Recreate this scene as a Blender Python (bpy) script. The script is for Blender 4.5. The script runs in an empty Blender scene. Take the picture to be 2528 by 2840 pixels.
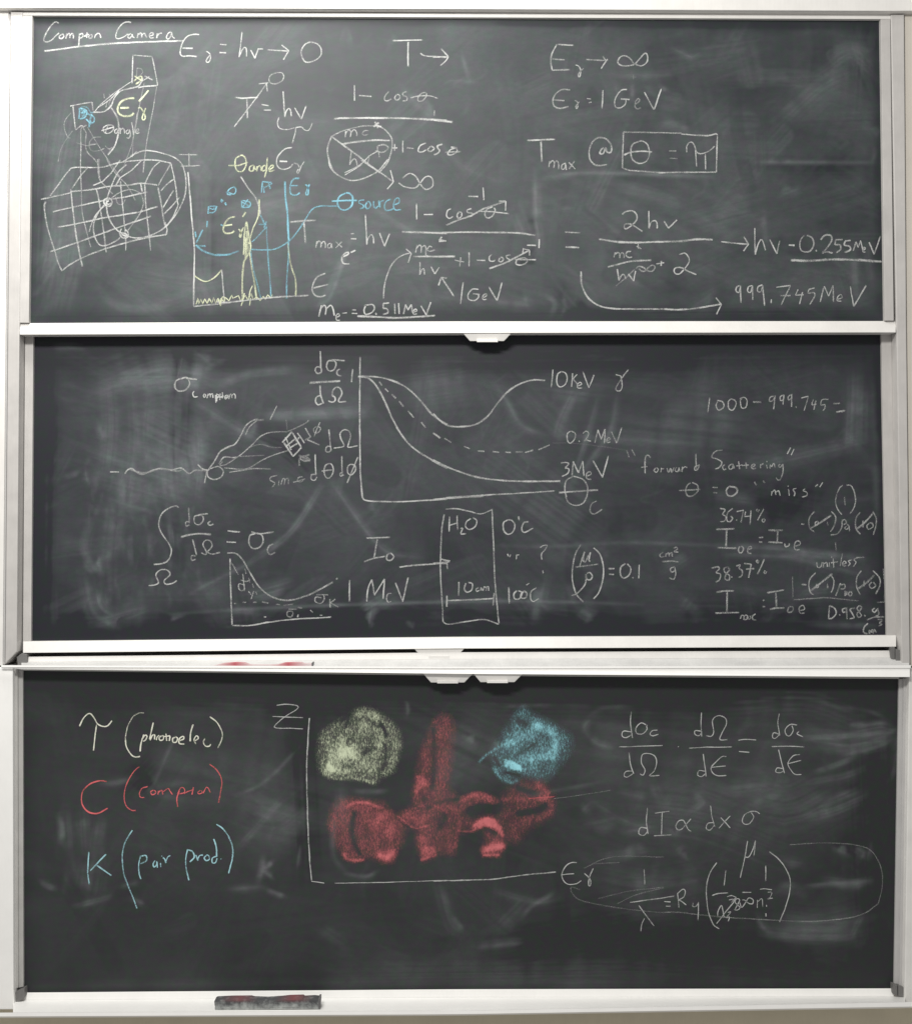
import bpy, bmesh, math, random
import numpy as np
from mathutils import Vector
random.seed(7); rng = np.random.default_rng(11)
sc = bpy.context.scene

# ------------------------------------------------------------------ camera, world, lamps, exposure
U = 3.7 / 2528.0            # metres per photograph pixel on the plane of the boards
D = 5.0                     # camera distance from that plane
cd = bpy.data.cameras.new("camera"); cam = bpy.data.objects.new("camera", cd)
sc.collection.objects.link(cam); sc.camera = cam
cam.location = (0, -D, 0); cam.rotation_euler = (math.radians(90), 0, 0)
cd.sensor_fit = 'VERTICAL'; cd.sensor_height = 24.0; cd.lens = 24.0 * D / (2840 * U); cd.clip_end = 100
w = bpy.data.worlds.new("World"); sc.world = w; w.use_nodes = True
bg = w.node_tree.nodes["Background"]; bg.inputs[0].default_value = (1.0, 0.985, 0.96, 1); bg.inputs[1].default_value = 0.38
def area(name, loc, target, sx, sy, power, col):
    l = bpy.data.lights.new(name, 'AREA'); l.shape = 'RECTANGLE'; l.size = sx; l.size_y = sy; l.energy = power; l.color = col
    o = bpy.data.objects.new(name, l); sc.collection.objects.link(o); o.location = loc
    o.rotation_euler = (Vector(target) - Vector(loc)).to_track_quat('-Z', 'Y').to_euler()
    return o
area("ceiling_lamp_near_board", (-1.35, -0.95, 2.75), (-0.9, 0, 0.3), 1.8, 0.3, 62, (1.0, 0.99, 0.95))
area("ceiling_lamp_room", (-1.1, -4.1, 2.9), (-0.4, 0, -0.8), 1.8, 0.6, 245, (1.0, 0.985, 0.955))
sc.view_settings.view_transform = 'Standard'; sc.view_settings.look = 'None'
sc.view_settings.exposure = 0.0; sc.view_settings.gamma = 1.0
try: sc.cycles.transparent_max_bounces = 24; sc.cycles.max_bounces = 6
except Exception: pass

# ------------------------------------------------------------------ helpers
def at(px, py, y=0.0):
    s = (D + y) / D
    return ((px - 1264.0) * U * s, y, (1420.0 - py) * U * s)
def tag(o, **k):
    for a, b in k.items(): o[a] = b
    return o
def link(o, parent=None):
    sc.collection.objects.link(o)
    if parent is not None: o.parent = parent
    return o
def empty(name, px, py, y, label, cat, group=None):
    o = bpy.data.objects.new(name, None); o.empty_display_size = .1; link(o)
    o.location = at(px, py, y); tag(o, label=label, category=cat)
    if group: o["group"] = group
    return o
def put(name, me, mats, parent=None, label=None):
    o = bpy.data.objects.new(name, me)
    for m in (mats if isinstance(mats, (list, tuple)) else [mats]): me.materials.append(m)
    link(o)
    if parent is not None:
        o.parent = parent
        me.transform(__import__('mathutils').Matrix.Translation(-Vector(parent.location)))
    if label: o["label"] = label
    return o
def prism(name, poly, yf, yb, mat, parent=None, bev=0.0015, label=None, back=None, tilt=0.0):
    """solid with the front outline poly (photograph pixels) at depth yf, running straight back to yb"""
    bm = bmesh.new()
    ym = sum(q[1] for q in poly) / len(poly)      # tilt leans the face back above its middle line, so that it looks upwards
    f = [bm.verts.new(at(x, y, yf + (tilt if y < ym else 0))) for x, y in poly]
    if back is None: b = [bm.verts.new((v.co.x, yb, v.co.z)) for v in f]
    else: b = [bm.verts.new(at(x, y, yb)) for x, y in back]
    n = len(f)
    bm.faces.new(f); bm.faces.new(b[::-1])
    for i in range(n): bm.faces.new((f[i], b[i], b[(i + 1) % n], f[(i + 1) % n]))
    bmesh.ops.recalc_face_normals(bm, faces=bm.faces)
    if bev > 0:
        ed = [e for e in bm.edges if e.verts[0] in f and e.verts[1] in f]
        bmesh.ops.bevel(bm, geom=ed, offset=bev, segments=2, affect='EDGES', profile=.6)
    me = bpy.data.meshes.new(name); bm.to_mesh(me); bm.free()
    return put(name, me, mat, parent, label)
def nt(name):
    m = bpy.data.materials.new(name); m.use_nodes = True
    t = m.node_tree; t.nodes.clear()
    return m, t
def N(t, typ, **k):
    n = t.nodes.new(typ)
    for a, b in k.items():
        if a.startswith('i_'):
            a = a[2:]; n.inputs[int(a) if a.isdigit() else a.replace('_', ' ')].default_value = b
        else: setattr(n, a, b)
    return n
def L(t, a, b): t.links.new(a, b)
def math_(t, op, a, b=None, c=None, clamp=False):
    n = t.nodes.new('ShaderNodeMath'); n.operation = op; n.use_clamp = clamp
    for i, v in enumerate((a, b, c)):
        if v is None: continue
        if isinstance(v, (int, float)): n.inputs[i].default_value = v
        else: t.links.new(v, n.inputs[i])
    return n.outputs[0]
def noise(t, scale, detail=2.0, rough=.5, stretch=(1, 1, 1), dist=0.0):
    tc = N(t, 'ShaderNodeTexCoord'); mp = N(t, 'ShaderNodeMapping'); mp.inputs['Scale'].default_value = stretch
    L(t, tc.outputs['Object'], mp.inputs[0])
    n = N(t, 'ShaderNodeTexNoise'); n.inputs['Scale'].default_value = scale; n.inputs['Detail'].default_value = detail
    n.inputs['Roughness'].default_value = rough; n.inputs['Distortion'].default_value = dist
    L(t, mp.outputs[0], n.inputs['Vector']); return n
def ramp(t, src, stops):
    r = N(t, 'ShaderNodeValToRGB'); e = r.color_ramp.elements
    while len(e) < len(stops): e.new(.5)
    for q, (p, c) in zip(e, stops):
        q.position = p; q.color = (*c, 1)
    L(t, src, r.inputs[0]); return r.outputs[0]
def mixc(t, fac, a, b, mode='MIX'):
    n = N(t, 'ShaderNodeMix', data_type='RGBA', blend_type=mode)
    for i, v in ((0, fac), (6, a), (7, b)):
        if isinstance(v, (int, float)): n.inputs[i].default_value = v
        elif isinstance(v, tuple): n.inputs[i].default_value = (*v, 1)
        else: L(t, v, n.inputs[i])
    return n.outputs[2]

# ------------------------------------------------------------------ materials
def paint(name, col, rough=.4, dirt=.06, metal=0.0):
    m, t = nt(name); o = N(t, 'ShaderNodeOutputMaterial'); p = N(t, 'ShaderNodeBsdfPrincipled')
    n1 = noise(t, 9, 4, .6); n2 = noise(t, 120, 3, .6, (1, 1, .15))
    f = math_(t, 'ADD', math_(t, 'MULTIPLY', n1.outputs[0], .7), math_(t, 'MULTIPLY', n2.outputs[0], .3))
    c = ramp(t, f, [(.3, tuple(v * (1 - dirt * 2) for v in col)), (.7, col)])
    L(t, c, p.inputs['Base Color']); p.inputs['Roughness'].default_value = rough; p.inputs['Metallic'].default_value = metal
    b = N(t, 'ShaderNodeBump'); b.inputs['Strength'].default_value = .05; b.inputs['Distance'].default_value = .002
    L(t, n2.outputs[0], b.inputs['Height']); L(t, b.outputs[0], p.inputs['Normal'])
    L(t, p.outputs[0], o.inputs[0]); return m
M_white = paint("white_enamelled_metal", (.76, .74, .71), .38, .06)
M_white_lit = paint("white_enamel_lit", (.88, .87, .845), .35, .03)  # same white enamel, lightened to paint in the overexposed light
M_side_shaded = paint("side_enamel_shaded", (.52, .50, .48), .42, .09)  # white enamel darkened in colour for the weaker light on upright members
M_track = paint("track_metal", (.50, .49, .48), .42, .07)
M_grey = paint("grey_metal_stile", (.46, .45, .43), .4, .10)
M_tray = paint("dusty_tray_metal", (.66, .655, .64), .55, .12)
M_wall = paint("painted_wall", (.56, .52, .46), .8, .04)
M_beige = paint("beige_wall_below_tray", (.68, .61, .46), .85, .05)
M_gap = paint("gap_shade", (.07, .068, .066), .8, .2)  # dark colour standing in for the shade inside the gap
M_cap = paint("dark_end_cap", (.17, .165, .16), .6, .12)

def board_material(name, base, tintA, tintB):
    m, t = nt(name); o = N(t, 'ShaderNodeOutputMaterial'); p = N(t, 'ShaderNodeBsdfPrincipled')
    at_ = N(t, 'ShaderNodeAttribute', attribute_name='dust')
    n1 = noise(t, 420, 2, .6); n2 = noise(t, 60, 3, .6, (.5, 1, 1.3)); n3 = noise(t, 11, 3, .6); n4 = noise(t, 34, 2, .5)
    g = math_(t, 'ADD', math_(t, 'MULTIPLY', n1.outputs[0], 1.5), math_(t, 'MULTIPLY', n2.outputs[0], .6))
    g = math_(t, 'MULTIPLY', g, .95)
    d = math_(t, 'MULTIPLY', at_.outputs['Fac'], g, clamp=True)
    tf = math_(t, 'ADD', math_(t, 'MULTIPLY', n3.outputs[0], .6), math_(t, 'MULTIPLY', n4.outputs[0], .4))
    dustc = ramp(t, tf, [(.40, tintA), (.60, tintB)])
    basec = ramp(t, n4.outputs[0], [(.42, (base[0] * 1.15, base[1] * .85, base[2] * 1.2)), (.6, (base[0] * .9, base[1] * 1.12, base[2] * .95))])
    L(t, mixc(t, d, basec, dustc), p.inputs['Base Color'])
    L(t, math_(t, 'MULTIPLY_ADD', d, .8, .5, clamp=True), p.inputs['Roughness'])
    p.inputs['Specular IOR Level'].default_value = .3
    b = N(t, 'ShaderNodeBump'); b.inputs['Strength'].default_value = .12; b.inputs['Distance'].default_value = .0006
    L(t, n1.outputs[0], b.inputs['Height']); L(t, b.outputs[0], p.inputs['Normal'])
    L(t, p.outputs[0], o.inputs[0]); return m
def chalk_material(name, col, scale=260, soft=2.2, stretch=(1, 1, .8), grit=.38):
    m, t = nt(name); o = N(t, 'ShaderNodeOutputMaterial'); p = N(t, 'ShaderNodeBsdfPrincipled')
    tr = N(t, 'ShaderNodeBsdfTransparent'); mx = N(t, 'ShaderNodeMixShader')
    a = N(t, 'ShaderNodeAttribute', attribute_name='dens'); u = N(t, 'ShaderNodeAttribute', attribute_name='across')
    n1 = noise(t, scale, 2, .65, stretch)
    prof = math_(t, 'SUBTRACT', 1.0, math_(t, 'POWER', math_(t, 'ABSOLUTE', u.outputs['Fac']), 2.2), clamp=True)
    f = math_(t, 'MULTIPLY', a.outputs['Fac'], prof)
    nn = math_(t, 'MULTIPLY_ADD', n1.outputs[0], 2.4, -.7)
    k = math_(t, 'SUBTRACT', nn, math_(t, 'SUBTRACT', 1.0, f))
    al = math_(t, 'MULTIPLY_ADD', k, soft, .45, clamp=True)
    al = math_(t, 'MULTIPLY', al, math_(t, 'MULTIPLY', f, 6.0, clamp=True))
    al = math_(t, 'ADD', math_(t, 'MULTIPLY', al, grit), math_(t, 'MULTIPLY', f, 1.0 - grit), clamp=True)
    n2 = noise(t, 40, 2, .5)
    c = ramp(t, n2.outputs[0], [(.35, tuple(v * .88 for v in col)), (.65, col)])
    L(t, c, p.inputs['Base Color']); p.inputs['Roughness'].default_value = .95; p.inputs['Specular IOR Level'].default_value = .1
    L(t, al, mx.inputs[0]); L(t, tr.outputs[0], mx.inputs[1]); L(t, p.outputs[0], mx.inputs[2]); L(t, mx.outputs[0], o.inputs[0])
    return m
CH = {'w': chalk_material("white_chalk", (.50, .505, .495)), 'y': chalk_material("pale_yellow_chalk", (.54, .57, .40)),
      'b': chalk_material("blue_chalk", (.21, .43, .52)), 'r': chalk_material("red_chalk", (.72, .16, .17)),
      'c': chalk_material("pale_blue_chalk", (.40, .68, .74)), 't': chalk_material("cream_chalk", (.78, .78, .66))}
ORDER = ['w', 'y', 'b', 'r', 'c', 't']
SH = {'yellow': chalk_material("yellow_chalk_shading", (.60, .66, .47), 190, 1.6, (1.6, 1, .5), .75),
      'red': chalk_material("red_chalk_shading", (.60, .17, .18), 200, 1.3, (1.6, 1, .5), .55),
      'blue': chalk_material("blue_chalk_shading", (.33, .70, .78), 190, 1.5, (1.6, 1, .5), .62)}

# ------------------------------------------------------------------ hand drawn data (strokes, smears, and rail shade and tray haze kept as dust)
STROKES = {1: """r 0 0
d chalk_title
c w 12 .7
s 466,182 440,172 410,195 375,245 350,300 352,325 375,330 410,315 440,285 468,258
s 488,270 470,285 472,302 490,304 505,288 498,270 488,270
l 520,305 530,265
s 528,285 545,262 552,280 550,302
s 552,285 570,262 580,280 578,305
l 628,262 622,360
s 628,275 650,262 655,285 640,300 625,300
l 665,285 690,282
l 688,255 684,300
l 672,275 705,272
s 712,275 700,290 708,303 725,298 730,280 715,272
l 755,270 745,300
s 752,280 775,262 790,275 798,300
s 1035,178 1010,172 970,185 935,225 916,270 918,300 945,302 985,285 1010,265
s 1035,265 1015,275 1010,295 1025,300 1042,282 1042,268
s 1042,268 1048,288 1060,298
l 1085,300 1090,262
s 1090,275 1110,258 1118,275 1118,300
s 1118,278 1140,262 1150,280 1158,300
s 1180,285 1210,275 1205,258 1185,262 1178,285 1190,300 1215,295
l 1235,300 1240,262
s 1240,280 1260,262 1278,262
s 1350,250 1325,265 1312,295 1325,308 1345,290 1352,255
l 1352,252 1360,290 1378,302
c w 15 .7
s 348,403 500,384 625,367 900,342 1200,328 1450,321
d chalk_equation
c w 13 .72
s 1572,272 1530,270 1480,285 1445,325 1428,375 1422,420 1440,442 1490,440 1552,446
l 1440,378 1520,382
c w 10 .55
s 1625,405 1645,415 1660,440 1655,475 1640,492 1626,485 1635,460 1660,430
l 1735,350 1785,354
l 1730,413 1782,418
r 600 0
c w 12 .6
l 25,416 78,414
l 40,352 80,350
c w 11 .75
l 202,252 180,450
s 182,440 205,390 225,372 236,390 238,448
l 272,395 304,460
l 304,460 330,385 368,385
l 400,392 570,402
l 515,355 572,400
l 572,400 528,470
c w 12 .65
s 745,330 700,350 670,400 675,450 700,485 735,490 790,470 825,430 822,380 790,345 745,330
c w 13 .8
l 1385,322 1625,315
l 1510,330 1510,525
c w 13 .7
s 1605,420 1650,440 1819,452
r 1200 0
l 0,450 122,448
l 65,385 122,446
c w 11 .9
s 122,446 100,480 58,520
r 600 0
d chalk_equation
c w 13 .72
l 148,768 200,775 330,768
l 240,780 245,932
c w 11 .65
s 140,1000 240,870 320,765 400,655
l 335,660 410,652
l 395,655 402,720
c w 11 .5
s 480,572 430,590 414,625 430,655 475,660 520,635 532,600 515,575 480,572
c w 12 .6
l 358,825 412,832
l 375,868 430,868
c w 12 .75
l 525,720 540,925
s 540,925 550,880 570,855 585,870 592,918
l 618,850 670,940
l 670,940 708,832
c w 10 .55
s 495,925 482,970 500,1012 560,1022 620,1005
s 625,1005 670,1002 690,1020 720,1030 740,1010 755,968
c w 11 .7
s 628,1005 618,1060 598,1130
c w 12 .65
s 598,1162 540,1175 490,1225 475,1280 490,1320 530,1335 580,1320 605,1290
c w 14 .8
l 500,1272 560,1272
r 600 440
c w 12 .6
s 612,35 640,45 655,70
s 695,20 670,60 650,105 640,118 635,100 650,80
r 600 0
d chalk_equation
c w 12 .8
l 1088,670 1088,795
c w 12 .55
l 1125,752 1220,760
s 1358,720 1330,755 1325,785 1345,795 1380,780
s 1420,745 1405,770 1420,790 1445,775 1440,748 1420,745
s 1500,722 1470,735 1475,755 1500,765 1500,790 1465,798
s 1655,730 1620,735 1590,765 1590,795 1620,795 1650,765 1655,735
s 1530,772 1590,758 1680,755 1745,775
c w 17 .75
s 925,935 1050,930 1300,930 1550,935 1819,950
r 1200 0
l 0,945 155,962
c w 11 .6
l 12,870 10,915
r 600 0
c w 12 .45
s 1265,995 1150,995 1000,1030 905,1075
c w 13 .6
s 905,1075 875,1180 890,1270 930,1364
c w 12 .6
s 1265,990 1330,1025 1380,1090 1380,1180 1350,1280 1280,1364
r 600 440
c w 13 .65
s 885,0 900,70 960,130 1050,170 1130,165 1220,130 1280,90 1355,5
r 600 0
c w 15 .6
l 905,1075 1130,1240 1290,1364
r 600 440
l 1140,10 1280,100 1395,185
c w 11 .75
l 1370,90 1395,185
l 1395,185 1345,240
r 600 0
c w 11 .75
l 1015,1082 1020,1035
s 1020,1050 1045,1022 1060,1045 1055,1080
s 1055,1050 1085,1022 1105,1045 1105,1075
c w 11 .45
s 1200,1030 1165,1030 1150,1055 1170,1068 1195,1058
c w 17 .7
l 1250,960 1275,1010
l 1240,1000 1280,965
l 1245,985 1300,1000
c w 16 .65
s 985,1138 1100,1118 1250,1105 1370,1108
c w 11 .6
l 1065,1190 1050,1300
s 1050,1300 1075,1258 1095,1255 1105,1280 1110,1310
c w 10 .5
l 1160,1260 1190,1290
l 1190,1290 1205,1240
s 1010,1364 1130,1300 1205,1230 1275,1190
l 1250,1190 1275,1190
l 1275,1190 1285,1240
r 600 440
s 1010,130 1060,100 1150,45
r 600 0
c w 14 .5
s 1270,1150 1275,1195 1320,1198 1355,1165 1320,1140 1270,1150
c w 11 .75
l 1405,1135 1405,1190
l 1385,1165 1425,1165
l 1468,1110 1468,1200
c w 12 .5
l 1500,1165 1555,1172
c w 12 .7
s 1650,1125 1605,1150 1590,1190 1620,1198 1655,1180
s 1690,1150 1665,1180 1685,1195 1715,1170 1690,1150
s 1780,1135 1740,1150 1745,1170 1760,1185 1745,1205 1715,1220
r 1200 0
s 72,1140 40,1150 40,1170 52,1190 35,1212 8,1222
s 190,1165 140,1180 118,1215 150,1220 190,1195 180,1165 140,1160
l 95,1200 220,1195
r 600 440
c w 13 .65
s 1435,190 1480,220 1560,232 1600,200 1640,150 1680,140 1705,170 1700,220 1650,242 1610,205 1570,140 1520,118 1465,155
d chalk_equation
r 1200 0
c w 13 .65
l 975,350 1108,358
s 975,350 935,430 930,500 940,555
c w 14 .6
l 940,465 1038,472
l 940,555 1078,548
c w 10 .55
s 1122,512 1145,520 1162,550 1160,595 1150,605 1145,585 1165,555 1190,538
c w 12 .65
l 1205,470 1380,478
l 1338,440 1360,475
l 1375,465 1325,540
c w 12 .6
s 1580,500 1550,460 1510,440 1475,450 1455,490 1480,515 1540,518 1590,505 1630,460 1670,418 1690,440 1685,490 1640,518 1580,500
c w 5 .3
l 1580,590 1580,625
l 1560,607 1600,607
d chalk_equation
c w 13 .55
s 1080,710 1020,705 970,735 945,785 955,835 1000,855 1068,840
l 950,788 1035,792
c w 9 .5
s 1115,790 1135,800 1142,835 1132,858 1125,840 1152,800
l 1212,775 1245,780
l 1225,812 1248,805
c w 12 .75
l 1340,710 1332,855
c w 12 .65
s 1530,705 1480,715 1435,780 1435,840 1475,850 1515,820 1520,785
l 1480,780 1550,785
c w 12 .5
s 1588,825 1625,800 1620,778 1595,800 1592,840 1610,858 1638,848
c w 12 .7
l 1665,725 1740,865
c w 12 .85
l 1742,865 1798,700
d chalk_equation
c w 15 .75
l 742,1108 960,1098
l 850,1115 858,1278
c w 11 .65
l 912,1318 920,1270
s 918,1290 940,1265 955,1285 950,1325
s 952,1290 975,1268 990,1290 990,1335
s 1045,1285 1018,1300 1015,1330 1035,1330 1045,1290
l 1045,1290 1050,1340
l 1070,1280 1122,1332
l 1115,1270 1072,1332
c w 14 .65
s 1345,1165 1325,1180 1315,1210 1340,1210 1360,1165 1368,1195 1400,1200 1405,1150 1370,1100 1310,1085 1260,1115 1232,1180 1235,1250 1270,1295 1310,1305 1370,1298
d chalk_boxed_equation
c w 13 .65
l 1498,1040 1960,1050
l 1500,1040 1492,1325
c w 15 .6
l 1492,1325 1550,1345 1819,1362
r 1888 0
c w 13 .65
s 0,1055 150,1068 220,1068 275,1055 285,1070
c w 12 .7
s 285,1070 280,1200 275,1360
c w 13 .65
l -180,1362 0,1358 275,1358
r 1200 0
c w 13 .65
s 1620,1115 1570,1140 1558,1200 1575,1260 1625,1288 1680,1270 1705,1210 1690,1140 1650,1112 1620,1115
c w 14 .65
s 1505,1222 1560,1200 1650,1192 1725,1197
r 1888 0
c w 10 .45
l -95,1190 -40,1190
l -92,1248 -30,1250
c w 12 .7
l 42,1200 42,1155
s 42,1155 60,1125 85,1122 105,1150 120,1195 150,1212 200,1200 240,1175 262,1150
l 112,1180 122,1315
l 190,1215 192,1338
d chalk_diagram
r 0 0
c w 11 .6
l 1045,435 1200,445
l 1047,440 1042,660
l 1200,445 1245,675
c w 13 .65
s 1090,690 1150,680 1240,675
c w 9 .4
s 1082,535 1078,600
s 1082,535 1115,545 1125,570 1105,595
c y 14 .7
s 1055,640 1085,615 1110,600 1120,615 1105,640 1070,665
s 1060,600 1100,625 1130,640
c w 12 .55
l 1140,600 1205,632
l 1120,640 1180,605
s 560,835 640,820 728,805
l 575,835 598,1025
l 728,805 735,870
s 598,1025 640,990 655,1000 640,1010 685,985
c b 15 .6
s 630,850 625,935
s 630,850 680,870 685,900 660,930 630,935
l 640,890 670,890
s 655,870 700,900 720,920 705,960 705,1005
s 715,900 745,930 740,962 720,965 712,945
l 680,940 720,980
c b 11 .4
s 640,860 660,900 650,930 680,935
s 630,870 670,880 660,915 640,900
s 640,840 690,850 720,890 745,880
c w 10 .5
l 555,835 580,832
c w 14 .6
s 735,885 800,885 840,870 880,830 905,770 950,720 1020,700 1090,680 1120,640 1130,610
c w 9 .5
s 740,890 800,820 900,735 1040,640
s 770,850 860,790 940,710
c w 8 .45
l 820,740 825,775
l 862,740 866,770
s 835,850 850,800 880,780 860,820 880,850
c w 14 .6
s 875,845 915,905 935,970 935,1050 905,1150 850,1225
c w 11 .6
s 850,985 815,1010 825,1045 860,1050 895,1020 890,990 850,985
l 800,1030 900,1000
l 855,985 830,1050
s 925,1015 905,1030 910,1050 925,1045 930,1020
l 950,1010 950,1055
s 952,1030 970,1010 982,1030 985,1055
s 1015,1020 995,1035 1005,1055 1020,1045 1022,1020
s 1022,1020 1030,1060 1015,1090 1000,1080
l 1040,965 1055,1060
s 1070,1040 1095,1030 1088,1015 1070,1035 1080,1052 1105,1045
c w 10 .35
s 800,1080 740,1085 708,1120 705,1160 730,1190 790,1185 825,1170
l 710,1140 770,1135
s 830,1150 860,1175 885,1160
l 885,1160 850,1220
c w 8 .35
s 575,1030 530,1090 480,1180 460,1280
s 560,890 515,950 510,1010 535,1080 560,1090
s 690,1000 760,1120 860,1270 950,1400
c w 10 .45
l 640,1015 636,1364
c w 10 .35
s 655,1010 680,1050 675,1130 690,1200 740,1250 770,1290 780,1364
c w 8 .35
l 600,1125 690,1150 760,1135
d chalk_diagram
c w 9 .42
l 1140,650 1100,830 1070,1000 1040,1140 990,1280 955,1364
l 1238,680 1210,850 1160,1100 1130,1364
l 1085,880 1050,1100 1045,1240
r 0 440
c w 10 .45
s 636,0 640,200 650,420 680,560 718,700
s 780,0 790,160 830,215 890,280
c w 11 .4
s 770,5 775,100 790,170 835,220
s 840,0 900,100 1000,210 1070,330
c w 8 .4
l 1135,20 1128,108
d chalk_diagram
c w 13 .6
s 398,295 480,180 540,100 590,70 800,68 950,30 1200,10 1350,35
l 325,322 560,270
c w 14 .6
s 555,262 750,240 850,220 1000,210 1120,195 1240,208
s 362,335 352,390 375,540 430,720 460,820 490,885
s 490,885 560,830 700,760 900,690 1100,635 1312,598
l 1312,598 1318,560 1300,500
c w 14 .62
l 1245,225 1270,350 1300,530
l 415,420 600,378 840,325 980,305 1165,262
l 455,540 600,515 800,470 1085,425
l 395,735 600,665 900,555 1100,485 1190,455
l 1085,425 1245,378
l 560,240 572,380 600,600 630,760 652,850
c w 12 .6
l 700,65 640,130 570,235
l 950,10 880,110 810,180 735,212
l 1120,10 1040,90 950,150 910,220
s 1265,20 1210,70 1165,150 1142,210
s 760,235 785,350 815,550 838,740
s 950,175 970,400 990,600 992,725
l 1142,205 1148,330 1165,500 1188,725
l 1348,38 1245,215
s 1375,160 1320,200 1268,255
l 1370,250 1320,330 1285,390
l 1415,305 1350,380 1290,440
l 1405,370 1365,460 1310,540
s 1348,38 1380,180 1395,300 1405,370
c w 13 .6
s 1000,45 930,110 870,240 840,350 860,470 920,560 980,595
s 1110,190 1120,260
c w 13 .6
s 1030,-20 1120,-60 1200,-60 1350,-20 1430,40 1465,150 1460,280 1400,420 1300,540 1200,600 1080,625 990,605
c w 11 .5
s 880,310 960,260 1040,245 1110,280 1132,350 1110,420 1060,500 1000,580
s 960,30 1040,-20 1080,-60
c w 12 .6
s 840,360 780,420 740,520 750,620 790,680 850,680 930,640 960,600
s 835,350 760,440 720,520 705,580
c w 14 .75
s 850,310 820,330 830,365 865,375 885,345 870,315 850,310
s 860,330 840,345 855,360 880,350
s 960,550 945,590 970,625 1010,615 1010,580 985,560
c w 22 .7
s 960,590 990,610 1000,600 965,585
c w 10 .35
s 910,300 930,355 965,360 990,320
d chalk_graph
c w 13 .8
s 1482,105 1495,250 1515,500 1532,700 1530,900 1528,1165
r 0 0
c w 11 .5
l 1410,1218 1560,1220
l 1490,1210 1492,1310
l 1425,1310 1580,1305
r 0 440
c w 15 .65
l 1528,1165 1700,1148 1819,1135
r 600 440
s 0,1130 100,1132 300,1110 500,1090 730,1078
r 0 440
r 600 440
c w 14 .62
s 860,905 800,930 765,980 755,1030 775,1075 820,1088 862,1075
l 760,1020 885,990
r 0 440
c y 13 .75
s 1535,925 1590,960 1640,965 1700,930 1748,875
c w 12 .7
l 1748,875 1768,1110
c y 10 .75
l 1545,1150 1560,1100 1565,1145 1585,1108 1600,1145 1615,1105 1635,1140 1650,1100 1670,1140 1685,1095 1700,1140 1720,1100 1735,1150 1755,1090 1775,1095 1765,1120
l 1730,1110 1740,1160
r 600 440
l 0,1108 30,1135 38,1100 60,1130 75,1095 100,1120 122,1075 130,1100 175,1080 190,1120 230,1080 250,1115 275,1060 290,1110 320,1090 345,1120 370,1085 385,1110 405,1075 430,1100 440,1070
c y 9 .75
l 195,1160 215,1100 222,1060
l 262,1160 270,1100
s 255,1100 265,1050 285,1000
c y 14 .72
l 235,495 220,600 215,760
s 240,495 255,600 270,680 265,740
c y 24 .6
l 240,570 245,650 250,740
l 232,620 232,790
c y 15 .65
l 250,660 265,670
s 265,730 230,790 215,830 205,960 208,1140
s 262,740 280,860 300,980 318,1105
c b 12 .5
s 270,720 290,860 320,980 350,1100
c y 14 .65
s 565,660 575,780 600,880 625,960 625,1085
c b 17 .75
s 540,178 545,300 560,420 565,560 570,650
c b 14 .6
s 570,650 565,820 555,950 555,1105
c b 13 .6
s 395,530 400,660 410,800 425,980 430,1090
c b 14 .5
l 345,440 380,515 395,520
l 335,520 390,520
l 395,495 375,545
c b 11 .65
s 395,540 340,600 280,660
c w 14 .6
s 190,140 250,230 310,310 340,390 345,440
c y 12 .75
s 340,320 330,450 290,550 262,640
s 340,440 330,460
c b 13 .6
s 270,715 360,720 450,715 530,680 590,635 650,560 700,480 750,405 810,375 950,375
r 0 440
c b 16 .6
l 1620,690 1530,685
l 1545,680 1600,730
s 1550,690 1610,730 1700,760 1819,755
r 600 440
s 0,755 90,755 180,728
c b 12 .7
s 75,265 100,270 140,280 155,250 140,225 100,245 90,280 120,285
d chalk_graph_mark
r 0 440
c b 13 .65
l 1540,575 1545,620
l 1600,560 1545,665
l 1635,490 1630,540
s 1645,375 1640,435
s 1645,375 1700,375 1705,400 1680,425 1645,425
s 1640,385 1680,400 1690,380
s 1740,320 1760,335
s 1775,345 1785,370
s 1760,530 1740,520
r 600 440
s 5,375 -10,405
l 35,330 45,345
l 65,350 78,365
l 200,330 200,385
s 205,330 265,345 260,380 200,385
l 200,340 265,375
l 250,320 210,380
c b 13 .6
l 355,270 365,180 440,190
l 370,215 378,270
l 410,190 425,240
l 375,230 440,195
d chalk_symbol
c b 14 .75
s 655,155 610,160 585,200 580,240 590,280 630,285 662,268
l 590,213 640,212
s 700,205 718,215 725,250 720,285 705,275 735,200
d chalk_symbol
c y 13 .7
r 600 0
s 185,1228 155,1250 148,1300 165,1345 205,1350 235,1300 230,1250 205,1225 185,1228
l 95,1305 175,1305 250,1278
r 600 440
s 295,50 265,65 262,95 290,95 298,55
l 298,55 310,90
l 318,100 322,60
s 322,75 340,55 350,70 352,100
s 385,50 362,65 365,95 390,85 390,50
l 402,-10 395,90 378,150
s 410,95 450,65 440,50 415,75 420,100 460,90
d chalk_symbol
c y 16 .8
s 150,458 100,470 65,515 55,560 75,588 120,585 142,568
l 60,530 125,520
l 232,422 208,460
c y 14 .75
s 175,555 190,570 195,610 190,620 185,600 215,540
d chalk_symbol
r 0 0
c y 18 .75
s 1060,775 1010,778 960,800 930,845 935,890 975,915 1030,912 1058,890
l 950,850 1020,850
c y 16 .85
l 1172,712 1095,800
c y 14 .75
s 1090,855 1110,850 1140,900 1145,935 1130,945 1122,925 1150,850
d chalk_word
r 600 440
c b 15 .8
s 1020,270 970,300 955,350 975,395 1020,405 1065,370 1075,310 1050,275 1020,270
l 910,335 1110,328
c b 13 .7
s 1165,325 1130,330 1125,350 1155,365 1160,385 1130,395
s 1190,340 1175,370 1190,395 1215,370 1205,340 1190,340
s 1240,335 1238,370 1255,390 1275,370
l 1280,330 1285,380
l 1290,388 1290,340 1320,330
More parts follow.
